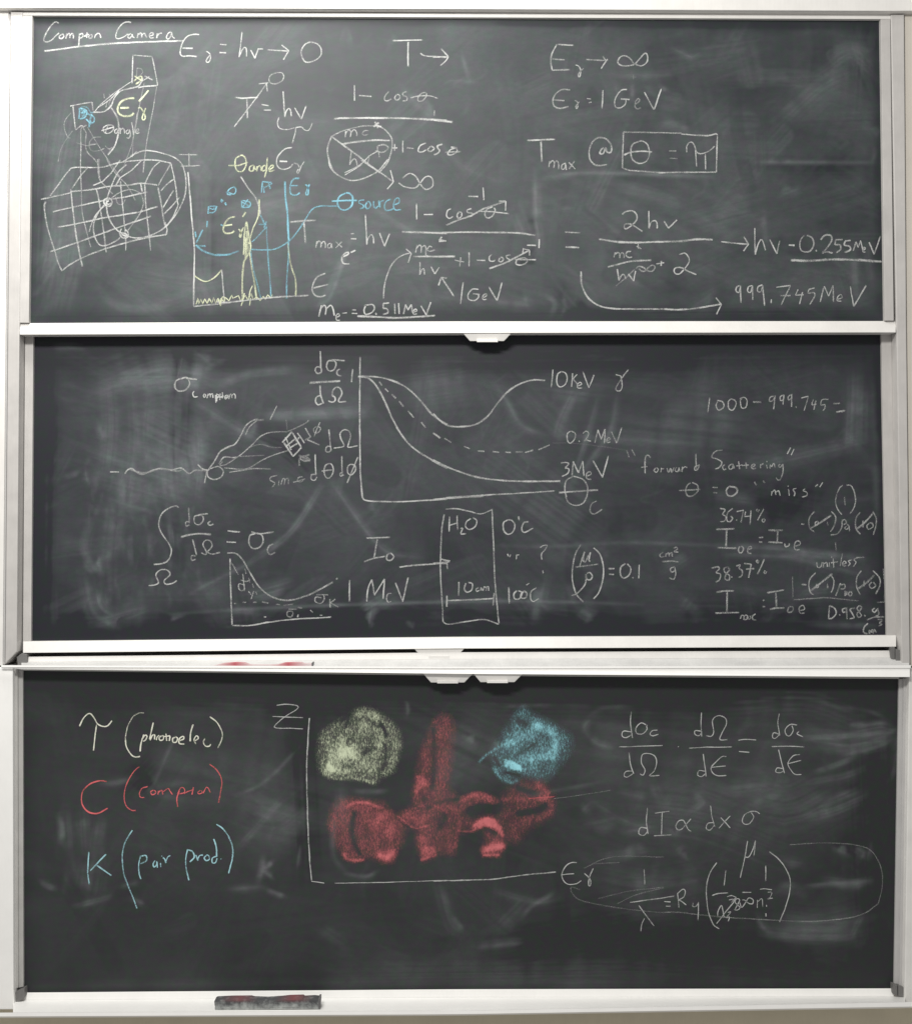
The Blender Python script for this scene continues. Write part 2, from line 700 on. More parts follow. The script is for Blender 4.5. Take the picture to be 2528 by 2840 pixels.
s 1375,320 1340,335 1325,370 1335,405 1370,405 1400,390
s 1400,365 1440,345 1435,310 1410,320 1395,370 1410,405 1455,402
d chalk_equation
c w 15 .7
l 580,500 700,490 785,485
l 692,500 702,668
c w 11 .65
l 785,700 792,650
s 790,672 810,648 825,670 822,705
s 824,675 845,652 860,675 858,705
s 905,665 880,675 878,700 900,700 908,670
l 908,670 912,708
l 940,655 992,700
l 988,655 940,705
l 1060,592 1085,592
c w 13 .7
l 1060,632 1105,632
c w 12 .75
l 1175,440 1185,680
s 1185,675 1195,630 1220,600 1235,620 1240,670
l 1285,585 1325,690
l 1325,690 1365,590
c w 15 .8
s 990,775 1035,755 1040,738 1010,750 988,785 1000,825 1050,830
l 1060,740 1095,722
c w 12 .7
l 1578,355 1578,480
l 1635,440 1705,440
r 1200 440
s 145,395 115,410 108,450 130,470 160,455
s 205,420 190,445 200,470 225,455 225,425 205,420
s 305,395 270,405 275,425 310,430 310,450 270,455
s 470,380 425,400 410,440 430,468 465,455 490,410 480,385
s 370,415 480,420 600,435
c w 16 .6
l 105,525 200,485 300,450 400,395 570,335
c w 12 .8
l 520,335 575,335
l 575,335 572,410
l 395,228 402,328
c w 14 .7
l 278,298 355,298
r 600 440
c w 16 .75
l 1460,578 1600,580 1819,590
r 1200 440
s 0,585 300,580 650,585 805,605
r 600 440
d chalk_equation
c w 12 .65
l 1568,740 1580,680
s 1578,705 1600,680 1615,700 1610,745
s 1612,705 1640,685 1652,710 1650,760 1670,765
s 1700,700 1680,690 1660,715 1680,730 1725,720
c w 11 .75
l 1772,620 1755,655
l 1755,655 1810,650
c w 16 .7
l 1550,772 1819,772
r 1200 440
l 0,772 175,770
l 50,640 105,650
l 70,615 50,645
r 600 440
c w 11 .7
l 1605,815 1602,915
s 1605,910 1620,875 1635,870 1640,915
l 1690,850 1720,910
l 1720,910 1755,855
r 1200 440
c w 12 .7
l 172,800 245,815
l 220,780 212,850
l 285,740 285,850
l 345,800 412,802
s 465,755 445,775 448,805 480,808 490,795
s 530,780 520,805 540,812 555,795 545,778 530,780
s 610,758 580,765 585,785 605,795 600,812 575,812
s 720,780 665,795 655,830 690,840 730,825 742,795 715,780
l 640,795 815,797
c w 16 .7
l 445,868 560,825 640,785 755,725
c w 12 .7
l 712,705 708,745
l 712,710 760,722
l 760,722 762,765
c w 12 .8
l 740,682 812,685
l 838,635 835,705
d chalk_arrow
r 600 440
c w 12 .65
s 1315,1105 1325,1000 1355,890 1410,800 1470,760 1530,745
l 1495,712 1535,745
l 1535,745 1510,820
d chalk_word
r 1200 440
c w 14 .65
l 165,1085 110,1000 65,935
l 65,935 45,1000
l 65,935 108,945
c w 12 .75
l 238,975 218,1148
s 360,1030 310,1030 278,1070 285,1110 330,1118 360,1090 355,1070
l 315,1065 370,1070
s 385,1100 425,1080 415,1065 395,1080 395,1110 425,1108
l 440,1010 505,1120
c w 12 .85
l 505,1120 545,975
d chalk_equation
r 600 440
c w 13 .75
l 808,1245 830,1155
s 825,1180 850,1155 865,1180 860,1235
s 862,1185 900,1155 920,1185 930,1240 
c w 11 .7
s 940,1250 970,1240 965,1222 945,1235 945,1270 975,1275
l 990,1218 1030,1215
l 1070,1192 1098,1192
l 1068,1220 1110,1220
c w 13 .75
s 1180,1150 1165,1190 1175,1225 1220,1215 1245,1180 1225,1150 1165,1160
l 1255,1215 1262,1230
l 1315,1140 1312,1180
l 1315,1142 1360,1138
s 1312,1180 1345,1185 1350,1215 1310,1228
l 1405,1145 1408,1225
l 1435,1140 1440,1225
l 1475,1225 1490,1150
l 1490,1150 1510,1195
l 1510,1195 1535,1150
l 1535,1150 1545,1215
s 1550,1210 1580,1200 1570,1185 1552,1200 1552,1225 1582,1222
l 1610,1160 1655,1232
l 1655,1232 1688,1132
c w 17 .7
s 1110,1240 1300,1250 1420,1255 1600,1245 1725,1235
d chalk_equation
r 1200 440
c w 14 .65
l 1038,580 1160,585
l 1045,697 1150,700
c w 13 .7
s 1490,440 1520,418 1570,412 1605,445 1600,490 1540,545 1510,550 1510,520 1550,515 1600,540 1652,575
l 1700,412 1702,550
s 1702,545 1720,500 1750,490 1765,510 1765,550
r 1888 440
l -136,492 -100,548
l -100,548 -34,482
r 1200 440
c w 18 .72
s 1305,635 1450,655 1600,660 1819,655
r 1888 440
s -140,655 0,650 140,635 250,640
r 1200 440
c w 12 .65
l 1425,782 1435,740
s 1435,755 1455,738 1470,755 1470,785
s 1470,760 1490,740 1505,760 1505,785
s 1560,730 1530,735 1520,760 1540,780 1570,775
l 1615,672 1620,710
l 1605,690 1640,712
c w 16 .65
s 1375,855 1450,835 1560,810 1720,800
c w 12 .65
l 1450,870 1465,960
s 1465,960 1485,920 1505,915 1520,950
l 1540,910 1580,965
l 1580,965 1595,885
c w 13 .4
l 1440,1005 1480,970 1530,930 1590,870
c w 13 .55
s 1600,870 1620,850 1660,860 1690,885 1730,885 1748,855 1730,840 1700,855 1670,885 1640,885 1620,865
c w 12 .75
l 1760,830 1819,820
l 1798,805 1795,845
r 1888 440
c w 12 .75
s -15,755 30,745 62,790 50,835 -10,905 -50,900 -50,865 0,860 50,885 120,915
c w 13 .7
l 315,655 400,665 530,675
l 492,615 530,672
l 530,672 490,728
c w 12 .75
l 578,545 582,758
s 582,755 600,690 625,640 645,660 662,722
l 695,635 752,750
l 752,750 775,648
c w 16 .75
l 845,680 892,685
c w 14 .65
s 970,605 940,640 935,700 960,732 1010,730 1042,680 1030,625 985,602
l 1060,720 1065,732
s 1098,640 1130,605 1175,605 1185,640 1150,700 1110,745 1140,735 1195,745
l 1215,640 1270,638
l 1215,640 1210,680
s 1210,680 1250,680 1255,715 1220,742
l 1290,650 1335,645
s 1290,650 1285,680 1325,690 1330,720 1285,740
c w 12 .7
l 1355,725 1375,655
l 1375,655 1392,700
l 1392,700 1412,645
l 1412,645 1430,720
s 1435,725 1450,705 1435,700 1432,735 1452,735
l 1480,660 1518,755
l 1518,755 1568,610
c w 20 .72
s 862,800 1000,805 1200,795 1400,800 1580,812
c w 12 .75
s 465,1000 440,1010 430,1040 450,1055 468,1015
l 465,1000 470,1138
s 560,1000 530,1010 522,1045 545,1055 560,1010
l 560,1000 562,1115
s 640,995 605,1010 600,1045 625,1050 640,1005
l 640,995 655,1160
l 710,1110 708,1140
l 748,1015 860,1000
l 860,1000 785,1155
c w 14 .5
l 780,1080 860,1078
c w 12 .7
l 920,1030 900,1075
l 900,1075 965,1072
l 955,1050 930,1145
l 1005,1030 1050,1020
s 1005,1030 1000,1060 1045,1055 1050,1085 1010,1150
l 1095,1130 1125,1005
l 1125,1005 1160,1085
l 1160,1085 1195,1000
l 1195,1000 1198,1130
s 1225,1110 1265,1095 1255,1070 1232,1090 1230,1120 1262,1125
l 1330,1005 1358,1165
c w 13 .8
l 1358,1165 1455,1000
d chalk_arrow
r 1200 440
c w 15 .7
s 1168,888 1170,980 1210,1080 1290,1150 1400,1180 1600,1185 1819,1185
r 1888 440
s -140,1185 0,1190 150,1175 318,1145
c w 12 .8
l 272,1095 318,1150
s 318,1150 300,1180 278,1228
""", 2: """r 0 900
d chalk_symbol
c w 15 .65
s 1420,428 1385,450 1380,495 1410,525 1460,518 1492,480 1490,440 1460,420 1420,428
s 1425,430 1460,418 1500,428 1555,432
c w 12 .13
s 1438,255 1425,330 1400,420
c w 10 .75
s 1530,525 1520,545 1530,570 1560,568
s 1615,545 1603,558 1610,575 1622,560 1615,545
l 1632,580 1640,545
s 1638,560 1655,545 1660,575
s 1660,555 1675,545 1680,578
l 1700,555 1702,615
s 1700,570 1715,550 1728,565 1705,585
l 1735,570 1765,565
l 1755,535 1755,580
s 1790,555 1775,565 1782,580 1800,570 1790,555
r 600 900
l 5,545 5,605
l 8,570 50,572
l 30,545 28,595
s 75,565 65,575 72,588 85,575 75,565
s 95,548 98,585 110,552 120,550 122,580
s 122,560 140,545 150,560 150,585
d chalk_fraction
c w 14 .78
l 820,210 822,350
s 820,335 790,335 778,360 795,385 825,378 828,345
s 920,285 880,290 868,335 890,365 925,355 942,315 935,290 905,275
s 905,278 950,280 1012,285
s 975,350 952,365 955,395 985,405
c w 18 .75
l 735,460 975,445
c w 14 .72
s 818,480 820,550 845,625
s 825,560 790,570 780,605 800,632 835,620
s 880,600 910,612 935,600 932,570 915,560 918,520 945,495 975,505 988,545 965,590 970,612 1025,606
l 1075,350 1065,455
d chalk_graph
c w 13 .75
s 1133,255 1130,500 1130,800 1133,1100 1140,1250 1155,1364
r 600 1380
l 1140,-110 1150,0
s 1150,0 1190,25 1400,32 1600,25 1819,12
r 1200 1380
s 0,12 400,-10
r 1200 900
s 100,1364 400,1345 600,1335 960,1312
r 600 900
c w 16 .68
s 1115,410 1250,412 1380,440 1500,500 1600,590 1700,710 1819,790
r 1200 900
s 0,700 60,760 130,800 230,805 340,785 430,725 510,620 590,530 690,465 790,437 885,440
r 600 900
s 1120,410 1190,420 1245,465 1300,550 1350,660 1400,770 1480,900 1560,980 1700,1070 1819,1135
r 1200 900
s 0,1065 130,1130 300,1190 440,1218 650,1235 1005,1235
r 600 900
c w 13 .55
l 1280,448 1305,480
l 1328,505 1355,530
l 1380,548 1415,582
l 1440,605 1475,648
l 1510,680 1555,735
l 1612,770 1650,815
l 1705,855 1760,895
r 1200 900
l 5,855 60,895
l 90,895 145,930
l 245,960 290,980
l 350,995 405,1000
l 470,1000 520,1008
l 570,1005 615,1008
l 650,1005 705,1005
l 725,1008 790,992
l 830,988 920,950
c w 8 .16
s 940,935 1100,935 1350,965 1520,990
d chalk_graph_mark
c w 11 .78
l 945,355 932,495
s 1010,370 980,395 975,460 1000,492 1040,475 1058,430 1045,385 1010,370
l 1100,385 1090,490
l 1135,395 1102,430
l 1102,430 1140,470
s 1138,485 1170,470 1160,455 1140,470 1140,500 1175,500
l 1180,372 1228,500
l 1228,500 1268,398
d chalk_symbol
c w 11 .65
l 1440,395 1475,405
s 1540,355 1490,420 1445,490 1445,520 1475,522 1490,480 1478,400
d chalk_graph_mark
c w 11 .65
s 1085,840 1060,860 1058,910 1080,935 1115,905 1120,860 1085,840
l 1150,915 1155,925
s 1180,860 1205,840 1225,855 1215,890 1190,920 1205,910 1245,920
l 1275,935 1300,830
l 1300,830 1325,905
l 1325,905 1355,825
l 1355,825 1350,935
s 1370,915 1395,905 1385,890 1368,910 1375,930 1400,925
l 1405,845 1448,935
l 1448,935 1487,812
d chalk_graph_mark
c w 12 .7
s 1005,1090 1050,1088 1070,1100 1040,1130
s 1040,1130 1070,1140 1060,1175 1015,1198
l 1095,1190 1105,1078
l 1105,1078 1145,1170
l 1145,1170 1180,1078
l 1180,1078 1190,1195
s 1210,1195 1245,1180 1235,1160 1210,1175 1212,1215 1248,1220
l 1258,1070 1335,1205
c w 12 .85
l 1335,1205 1382,1035
d chalk_symbol
c w 13 .65
s 1105,1195 1050,1230 1038,1300 1052,1364
s 1105,1195 1180,1220 1218,1280 1212,1364
r 1200 1380
s 1045,-5 1070,40 1130,62 1185,40 1212,-10
r 1200 900
c w 17 .65
l 990,1325 1300,1305
r 1200 1380
c w 11 .55
s 1290,25 1250,50 1238,105 1270,130 1335,92
d chalk_diagram
r 0 900
c w 13 .65
l 868,1163 938,1163
s 985,1178 1005,1148 1040,1135 1080,1165 1130,1180 1200,1150 1270,1135 1350,1145 1430,1132 1490,1175 1540,1150 1635,1152
c w 15 .45
s 1020,1140 1075,1160 1130,1170 1190,1160 1250,1140 1310,1142 1400,1155 1440,1140
c w 12 .6
s 1560,1105 1600,1140 1650,1150
l 1635,1140 1612,1250
s 1690,1125 1640,1150 1640,1200 1690,1222 1745,1200 1760,1155 1725,1120 1690,1125
s 1640,1145 1690,1080 1740,1000 1819,960
r 600 900
s 0,1055 30,1000 90,965 150,940 200,860 240,790 300,750 330,745
c w 16 .4
l 300,755 375,750
c w 11 .55
s 230,870 260,810 320,755
l 478,640 425,750
s 75,1105 200,1020 280,950 350,880 430,850 560,845
s 20,1100 60,1045 130,1050 160,1045
s 50,1080 30,1110 80,1105
s 560,845 640,810 700,780 730,755
c w 11 .5
s 60,1130 180,1140 260,1130 360,1070 450,1030 570,990
s 100,1165 200,1150 300,1135 430,1140
c w 10 .35
s 250,970 350,945 430,965 520,970
s 180,1040 300,1035 380,1030
l 550,750 560,830
c w 14 .75
l 520,930 595,845
l 595,845 670,970
l 670,970 605,1040
l 605,1040 530,930
l 555,955 620,900
l 545,890 590,990
l 575,975 640,935
c w 13 .65
l 640,855 695,935
l 700,815 745,890
l 655,890 625,920
c w 14 .5
l 740,890 700,910
l 720,910 812,950
c w 11 .6
s 790,800 765,825 775,855 805,850 822,820 800,800
l 815,770 770,885
c w 16 .5
s 655,1115 655,1060 690,1035 735,1065 700,1075 660,1050 735,1025
l 650,1030 740,1080
d chalk_equation
c w 12 .72
l 885,825 905,1000
s 905,960 870,965 862,1000 890,1005 908,975
s 925,975 990,965 1005,950 980,900 975,860 1005,830 1045,840 1058,880 1045,930 1040,968 1115,955
c w 10 .45
s 480,1190 430,1205 425,1230 460,1250 440,1285
l 495,1230 490,1270
s 510,1265 525,1215 540,1220 535,1265
s 535,1225 565,1215 568,1260
s 680,1200 650,1205 640,1235 670,1240 690,1215
l 605,1245 700,1215
c w 12 .68
l 778,1020 785,1190
s 785,1180 750,1185 748,1220 775,1228 795,1200
s 895,1095 860,1110 848,1165 865,1205 895,1205 920,1160 915,1115 895,1095
l 830,1155 925,1145
l 988,1035 992,1190
s 990,1165 975,1175 980,1195 1005,1185
s 1060,1100 1035,1120 1035,1170 1065,1185 1095,1150 1090,1110 1060,1100
l 1115,1045 1030,1250
d chalk_equation
r 0 1380
c w 13 .7
s 1410,80 1385,65 1330,85 1275,130 1253,210 1275,280 1330,360 1352,420 1330,490 1280,520 1212,528
s 1170,695 1220,688 1250,670 1230,610 1265,570 1320,572 1340,610 1295,655 1310,682 1360,675 1395,655
c w 12 .65
l 1488,80 1492,205
s 1492,190 1465,195 1468,225 1495,215
s 1580,140 1535,150 1535,200 1570,215 1600,185 1600,150 1575,135
l 1560,135 1640,128
s 1660,185 1640,200 1655,218 1685,210
c w 17 .68
s 1425,312 1500,292 1580,285 1665,290
c w 12 .6
l 1518,330 1550,455
s 1545,460 1510,460 1512,495 1545,485
s 1585,435 1620,450 1628,430 1600,370 1625,335 1660,345 1670,385 1640,430 1680,445 1735,430
r 600 1380
c w 13 .65
l 90,262 188,272
l 80,350 155,352
s 310,285 265,300 258,360 285,400 335,395 368,350 360,300 320,278
s 275,270 340,285 452,270
s 450,365 415,385 403,420 425,448 465,430
d chalk_graph
c w 13 .78
s 108,480 112,700 125,1005
s 125,1008 250,1010 400,985 600,960 905,942
c w 14 .65
s 85,438 150,440 205,490 260,580 320,680 400,760 500,805 600,805 720,770 830,715 920,665
l 945,645 955,635
c w 9 .45
l 115,510 175,610
l 125,520 150,555
l 225,560 235,600
l 255,630 265,670
l 285,680 295,710
l 310,740 320,765
c w 10 .5
l 210,600 225,740
s 225,690 180,680 178,720 205,735 225,710
s 190,650 240,660 265,645
l 255,740 275,765
l 295,735 275,800
c w 12 .4
l 140,835 158,835
l 205,825 235,825
l 290,825 318,825
l 360,820 410,832
l 470,840 505,845
l 530,850 605,840
l 640,865 675,872
c w 11 .6
l 740,885 760,905
s 830,790 785,785 780,820 820,835 850,805 845,770
l 790,768 880,765
l 895,800 897,865
l 935,800 900,830
l 900,830 962,862
s 590,895 560,900 560,935 590,940 605,910 590,890
l 570,880 632,880
l 645,920 640,945
l 375,940 395,940
l 815,925 835,930
l 0,435 28,435
d chalk_word
c w 13 .8
l 1050,650 1048,820
s 1185,820 1195,720 1225,645
l 1225,645 1245,770
l 1245,770 1325,642
l 1325,642 1312,800
c w 11 .65
s 1380,755 1350,760 1340,800 1355,825 1378,815
c w 13 .8
l 1410,672 1468,822
l 1468,822 1510,630
d chalk_symbol
c w 14 .62
l 1180,320 1370,312
l 1268,325 1242,480
s 1165,505 1240,480 1330,462
s 1370,435 1345,455 1345,490 1375,495 1398,465 1370,435
d chalk_diagram
c w 15 .7
s 1440,548 1600,530 1819,518
r 1200 1380
l 0,520 132,505
l 60,485 135,500
l 110,510 115,562
c w 12 .68
s 90,130 70,250 60,450 60,600 72,800 80,980
s 100,90 200,90 300,112 380,128 465,95
s 465,88 472,250 480,450 492,700 520,995
s 80,980 120,998 250,980 400,962 520,998
c w 12 .7
l 132,150 128,270
l 190,140 195,255
l 130,220 190,200
s 215,245 235,245 220,285 260,285
s 300,165 265,190 258,230 290,252 335,225 345,180 315,160
d chalk_word
c w 13 .7
l 205,665 202,775
s 260,675 248,720 270,745 305,725 310,680 280,668
c w 10 .6
s 360,710 340,720 345,740 365,730
s 375,735 380,710 392,735
l 395,735 405,700
s 400,710 420,705 420,735
s 418,710 435,700 438,735
c w 14 .7
l 112,772 110,862
s 115,812 300,805 478,795
l 482,750 475,850
d chalk_word
c w 13 .7
s 590,175 555,200 558,260 590,290 630,270 645,215 620,180 590,175
l 675,150 680,180
s 755,190 715,200 698,245 720,275 790,240
d chalk_word
c w 13 .75
l 598,705 600,835
s 660,735 638,760 645,800 685,795 700,750 670,735
s 720,735 695,760 695,790 730,790 740,755 715,735
c w 11 .65
l 735,690 762,672
s 815,710 775,740 768,790 790,820 835,795
d chalk_ditto_marks
c w 10 .6
l 588,445 595,465
l 612,450 605,470
l 660,450 658,485
l 655,455 680,450
d chalk_symbol
c w 11 .65
s 845,395 870,378 900,378 885,410 855,445 858,492
l 865,575 868,595
d chalk_equation
c w 13 .72
s 1165,370 1120,450 1098,560 1100,660 1130,760 1185,825
s 1265,395 1315,450 1342,550 1335,660 1305,750 1262,800
l 1190,430 1185,505
s 1155,545 1175,480 1195,425
s 1175,490 1200,505 1225,450
s 1240,430 1228,490 1240,505
c w 14 .65
l 1122,548 1305,525
c w 12 .7
s 1210,600 1235,590 1255,620 1240,648 1210,640 1205,605 1200,680 1140,750 1090,775
c w 13 .62
l 1382,560 1430,560
l 1385,605 1425,608
s 1515,520 1478,550 1478,610 1505,635 1545,610 1558,560 1530,520
l 1572,625 1578,638
c w 12 .75
l 1625,530 1622,638
r 1888 1380
c w 12 .6
s -143,430 -168,450 -160,470 -130,462
l -122,468 -120,440
s -118,445 -100,435 -95,465
s -95,445 -75,435 -72,465
s -60,400 -40,390 -30,405 -55,425 -20,430
c w 15 .6
s -150,505 -80,500 -20,508
r 1200 1380
c w 12 .65
s 1905,545 1870,560 1880,590 1905,575
s 1905,550 1910,605 1895,645 1862,632
d chalk_equation
r 1888 900
c w 11 .65
l 225,575 208,695
s 290,600 275,640 295,675 335,650 325,610 280,598
s 395,585 370,610 375,660 405,675 430,635 425,600 385,585
s 480,580 465,600 475,655 510,650 518,600 495,575 460,585
c w 18 .5
l 565,610 630,612
c w 11 .65
s 730,565 700,575 695,605 720,600 735,570
l 738,560 728,668
s 800,555 780,570 782,600 805,590 808,550
l 808,555 800,630
s 860,555 840,570 845,595 865,580
l 870,548 868,650
l 900,645 908,655
l 945,580 1002,565
l 1002,565 965,680
s 1040,590 1030,630 1070,625
l 1060,600 1045,672
s 1160,590 1110,595 1100,635 1130,630 1130,660 1115,680
c w 13 .5
l 1198,625 1250,622
c w 15 .6
l 1218,690 1290,678
d chalk_quoted_words
r 1200 900
c w 11 .5
l 1525,990 1545,1045
l 1565,985 1592,1035
c w 11 .6
s 1715,1050 1690,1030 1670,1060 1672,1175
l 1640,1125 1690,1120
s 1755,1130 1740,1150 1760,1165 1775,1140 1755,1130
l 1795,1165 1800,1130
l 1800,1140 1819,1135
r 1888 900
s -112,1130 -100,1165 -85,1135 -75,1165 -55,1125
s -35,1125 -50,1150 -30,1160 -18,1130
l -18,1125 -12,1160
l 5,1160 8,1120
s 8,1135 30,1120 45,1130
l 115,1020 120,1150
s 140,1110 110,1120 105,1145 125,1145 145,1105
s 325,990 270,1000 240,1045 280,1060 320,1085 300,1125 265,1140
s 345,1105 325,1120 335,1145 355,1135
s 400,1100 375,1115 380,1140 405,1130 405,1100 420,1135
l 450,1080 460,1140
l 435,1115 480,1108
l 510,1085 515,1135
l 480,1112 530,1108
s 560,1125 580,1110 570,1100 550,1120 565,1138 590,1130
l 622,1135 625,1100
s 625,1112 640,1098 650,1100
l 672,1105 678,1135
l 672,1075 675,1085
s 700,1138 700,1105 710,1120 730,1095 740,1130
s 780,1100 765,1115 780,1125 800,1100
s 800,1095 800,1160 780,1220 760,1225 745,1205
c w 10 .6
l 860,970 835,1020
l 890,980 865,1028
d chalk_quoted_words
c w 13 .5
s 75,1248 45,1270 35,1310 50,1350 90,1350 130,1310 125,1265 85,1245
l -20,1310 150,1300
l 245,1285 285,1285
l 250,1325 285,1328
c w 15 .6
s 375,1280 355,1305 365,1345 405,1350 440,1320 430,1285 375,1275
c w 12 .45
l 575,1240 590,1265
l 645,1230 658,1250
c w 11 .65
l 710,1350 715,1315
s 715,1325 735,1305 745,1345
s 745,1325 765,1310 780,1350
l 845,1295 850,1350
l 840,1272 845,1278
s 910,1290 880,1300 895,1325 890,1355
s 975,1295 960,1310 990,1325 985,1350 950,1360
l 1075,1260 1055,1278
l 1115,1245 1090,1282
d chalk_percentage
r 1888 1380
c w 11 .65
s 305,85 345,95 325,130 350,150 340,185 305,190
s 405,85 365,120 360,180 385,190 405,165 390,145
l 432,175 440,180
l 435,110 490,100
l 490,100 470,195
l 505,110 500,150
l 500,150 545,145
l 550,100 542,215
s 600,90 590,100 605,110 612,95
l 650,90 600,180
s 645,165 635,180 650,195 660,175 645,165
d chalk_equation
c w 16 .6
l 275,250 420,245
l 358,258 352,390
l 285,395 435,400
c w 13 .6
s 460,385 450,410 460,435 480,430 490,400 470,380
s 525,410 555,400 545,385 525,400 525,435 555,440
l 610,315 645,315
l 612,350 640,352
c w 15 .6
l 685,258 800,258
l 760,265 755,345
l 685,350 800,355
c w 12 .6
s 815,360 820,385 845,380 850,360
s 890,385 935,370 930,345 900,350 890,395 905,412 935,410
l 945,208 968,210
c w 12 .6
s 1050,110 1015,150 1005,200 1015,245 1050,270 
s 1075,185 1055,195 1060,215 1080,205 1075,185
l 1150,190 1155,220
s 1180,110 1215,150 1205,220 1175,270
c w 17 .6
l 1015,245 1090,200 1180,140
c w 12 .55
s 1285,170 1265,190 1265,230 1230,285 1175,295
s 1262,180 1290,175 1300,200 1275,215
s 1300,225 1285,240 1300,250 1320,235
s 1305,210 1320,225 1325,265
s 1410,115 1375,165 1375,240 1410,290
l 1430,180 1432,235
s 1480,200 1460,225 1475,250 1510,230 1500,200 1480,200
s 1510,110 1535,170 1530,230 1510,295
c w 16 .6
l 1380,250 1440,200 1510,125
c w 11 .6
s 1225,-30 1215,30 1230,90 1265,135
s 1360,-60 1372,20 1355,90 1325,130
s 1300,-100 1340,-90 1370,-30
s 1225,-30 1250,-80 1275,-95
l 1285,-5 1290,60
c w 10 .4
l 1215,355 1220,415
d chalk_percentage
c w 13 .6
s 235,555 290,545 300,560 275,590 310,605 300,650 270,668
s 365,545 335,560 345,590 380,615 375,650 345,640 355,600 380,570 365,545
l 395,620 400,630
s 430,540 465,530 455,555 480,575 475,615 450,630
l 495,520 550,525
l 550,525 530,632
l 510,565 575,560
s 605,490 590,500 605,515 610,495
l 655,485 600,605
s 660,575 650,590 665,598 672,580
d chalk_equation
c w 15 .62
s 275,745 350,735 415,735
l 360,740 360,905
l 268,912 455,905
c w 11 .65
l 465,955 475,925
s 475,930 490,930 490,960 500,930 520,930 515,960 495,960
s 530,930 525,955 545,955 545,930
s 585,915 560,935 565,960 590,965
c w 15 .6
l 645,805 650,815
l 640,860 660,858
l 675,750 810,728
l 745,745 750,870
s 695,880 750,870 815,870
c w 12 .6
s 850,860 838,885 845,905 875,895 880,865 845,860
s 935,890 970,880 960,850 930,865 930,900 945,912 972,908
c w 14 .5
l 950,685 985,690
c w 13 .62
s 1060,590 1015,640 1005,700 1020,750 1045,768
s 1070,680 1060,700 1075,710 1085,690
l 1150,680 1152,715
s 1170,600 1200,650 1195,710 1180,750
c w 17 .62
l 1020,735 1100,670 1190,600
c w 12 .6
l 1255,675 1215,775
s 1250,690 1285,685 1285,715 1250,720
l 1290,735 1290,775
l 1300,770 1305,740
s 1330,740 1315,760 1335,775 1345,750 1330,740
s 1420,575 1385,620 1378,690 1395,740 1410,765
l 1440,655 1440,700
s 1500,665 1480,690 1500,715 1530,695 1510,665
s 1510,575 1560,630 1565,690 1530,760
c w 18 .6
l 1390,720 1460,670 1520,610
c w 10 .4
s 1590,560 1600,680 1600,820
l 1540,825 1600,825
l 875,620 880,790
s 885,805 1050,795 1150,790 1400,815
d chalk_word
c w 11 .65
s 1065,510 1075,550 1100,545 1110,505
l 1118,550 1122,510
s 1122,525 1145,510 1150,545
l 1165,510 1165,545
l 1185,465 1182,475
l 1195,480 1200,550
l 1180,515 1235,505
l 1270,440 1250,540
s 1270,525 1300,515 1285,500 1268,520 1280,540 1300,535
s 1345,490 1315,500 1330,520 1310,540
s 1390,470 1360,490 1375,510 1355,545
l 1380,475 1440,470
d chalk_word
c w 13 .68
s 1165,850 1160,955
s 1165,850 1205,870 1220,910 1190,950 1160,955
l 1245,920 1250,930
s 1300,870 1270,880 1275,905 1295,900
l 1300,865 1305,960
s 1370,870 1330,880 1345,910 1360,945 1325,955
s 1405,850 1385,870 1400,900 1420,930 1395,945 1385,915 1420,870 1405,850
l 1440,925 1448,935
s 1525,870 1505,885 1520,905 1545,880
s 1545,870 1555,920 1530,935
l 1460,965 1520,942 1600,940
s 1470,990 1440,1020 1435,1060 1465,1075
s 1480,1075 1480,1045 1495,1060 1505,1040 1510,1070 1520,1040 1535,1065
s 1545,960 1580,965 1560,990 1580,1000 1550,1012
""", 3: """r 0 1840
d chalk_word
c y 13 .9
s 628,495 660,430 705,395 740,425 770,475 810,495 850,490 883,450
l 762,480 738,688
c y 11 .6
s 1135,390 1100,390 1050,420 1010,490 990,580
c y 13 .85
s 990,580 995,650 1030,715 1065,738 1105,732
c y 13 .95
s 1135,560 1115,620 1105,695
s 1120,600 1145,565 1160,575 1145,605 1125,615
l 1208,465 1180,600
s 1185,605 1200,570 1220,565 1218,600
s 1235,605 1240,580 1255,568
s 1275,570 1255,585 1262,605 1285,600 1290,575 1275,568
l 1310,555 1315,610
l 1295,575 1335,572
s 1330,570 1340,575 1335,610
s 1390,580 1365,590 1365,620 1390,620 1400,590 1380,578
s 1410,610 1450,595 1445,575 1415,595 1415,630 1455,635
c y 15 .95
s 1522,480 1505,540 1500,615
c y 12 .9
s 1530,615 1565,590 1550,570 1530,600 1545,635
s 1615,590 1603,620 1620,650 1650,652 1662,635
c y 12 .8
s 1655,420 1710,465 1750,540 1748,600 1718,668
d chalk_word
c r 14 .9
s 845,930 790,925 720,945 665,990 645,1040 650,1110 690,1165 740,1182 790,1175 850,1140
c r 12 .8
s 1100,812 1050,860 1000,950 980,1040 995,1120 1040,1158 1075,1158
c r 11 .85
s 1165,972 1120,985 1100,1025 1110,1055 1140,1055
s 1215,1000 1190,1010 1200,1035 1225,1025 1225,1005 1208,1000
l 1245,1035 1250,1005
s 1250,1015 1275,1000 1285,1035
s 1285,1015 1325,985 1340,1005 1360,1035
s 1415,1005 1395,1060 1402,1135
s 1400,1030 1425,980 1450,985 1455,1015 1415,1030
s 1450,1030 1480,1010 1525,995
l 1525,975 1515,1035
s 1580,1000 1560,1015 1570,1028 1595,1020 1590,1000
s 1600,1025 1620,990 1630,975 1645,985 1660,1020
c r 12 .8
s 1650,795 1700,830 1740,890 1748,960 1722,1100
r 0 2320
d chalk_word
c b 14 .85
l 702,120 692,290 705,375
l 838,140 710,270
l 765,228 880,308
r 0 1840
c b 14 .8
s 1045,1315 1010,1370 980,1430 965,1520 975,1640 1005,1740 1045,1830 1082,1935
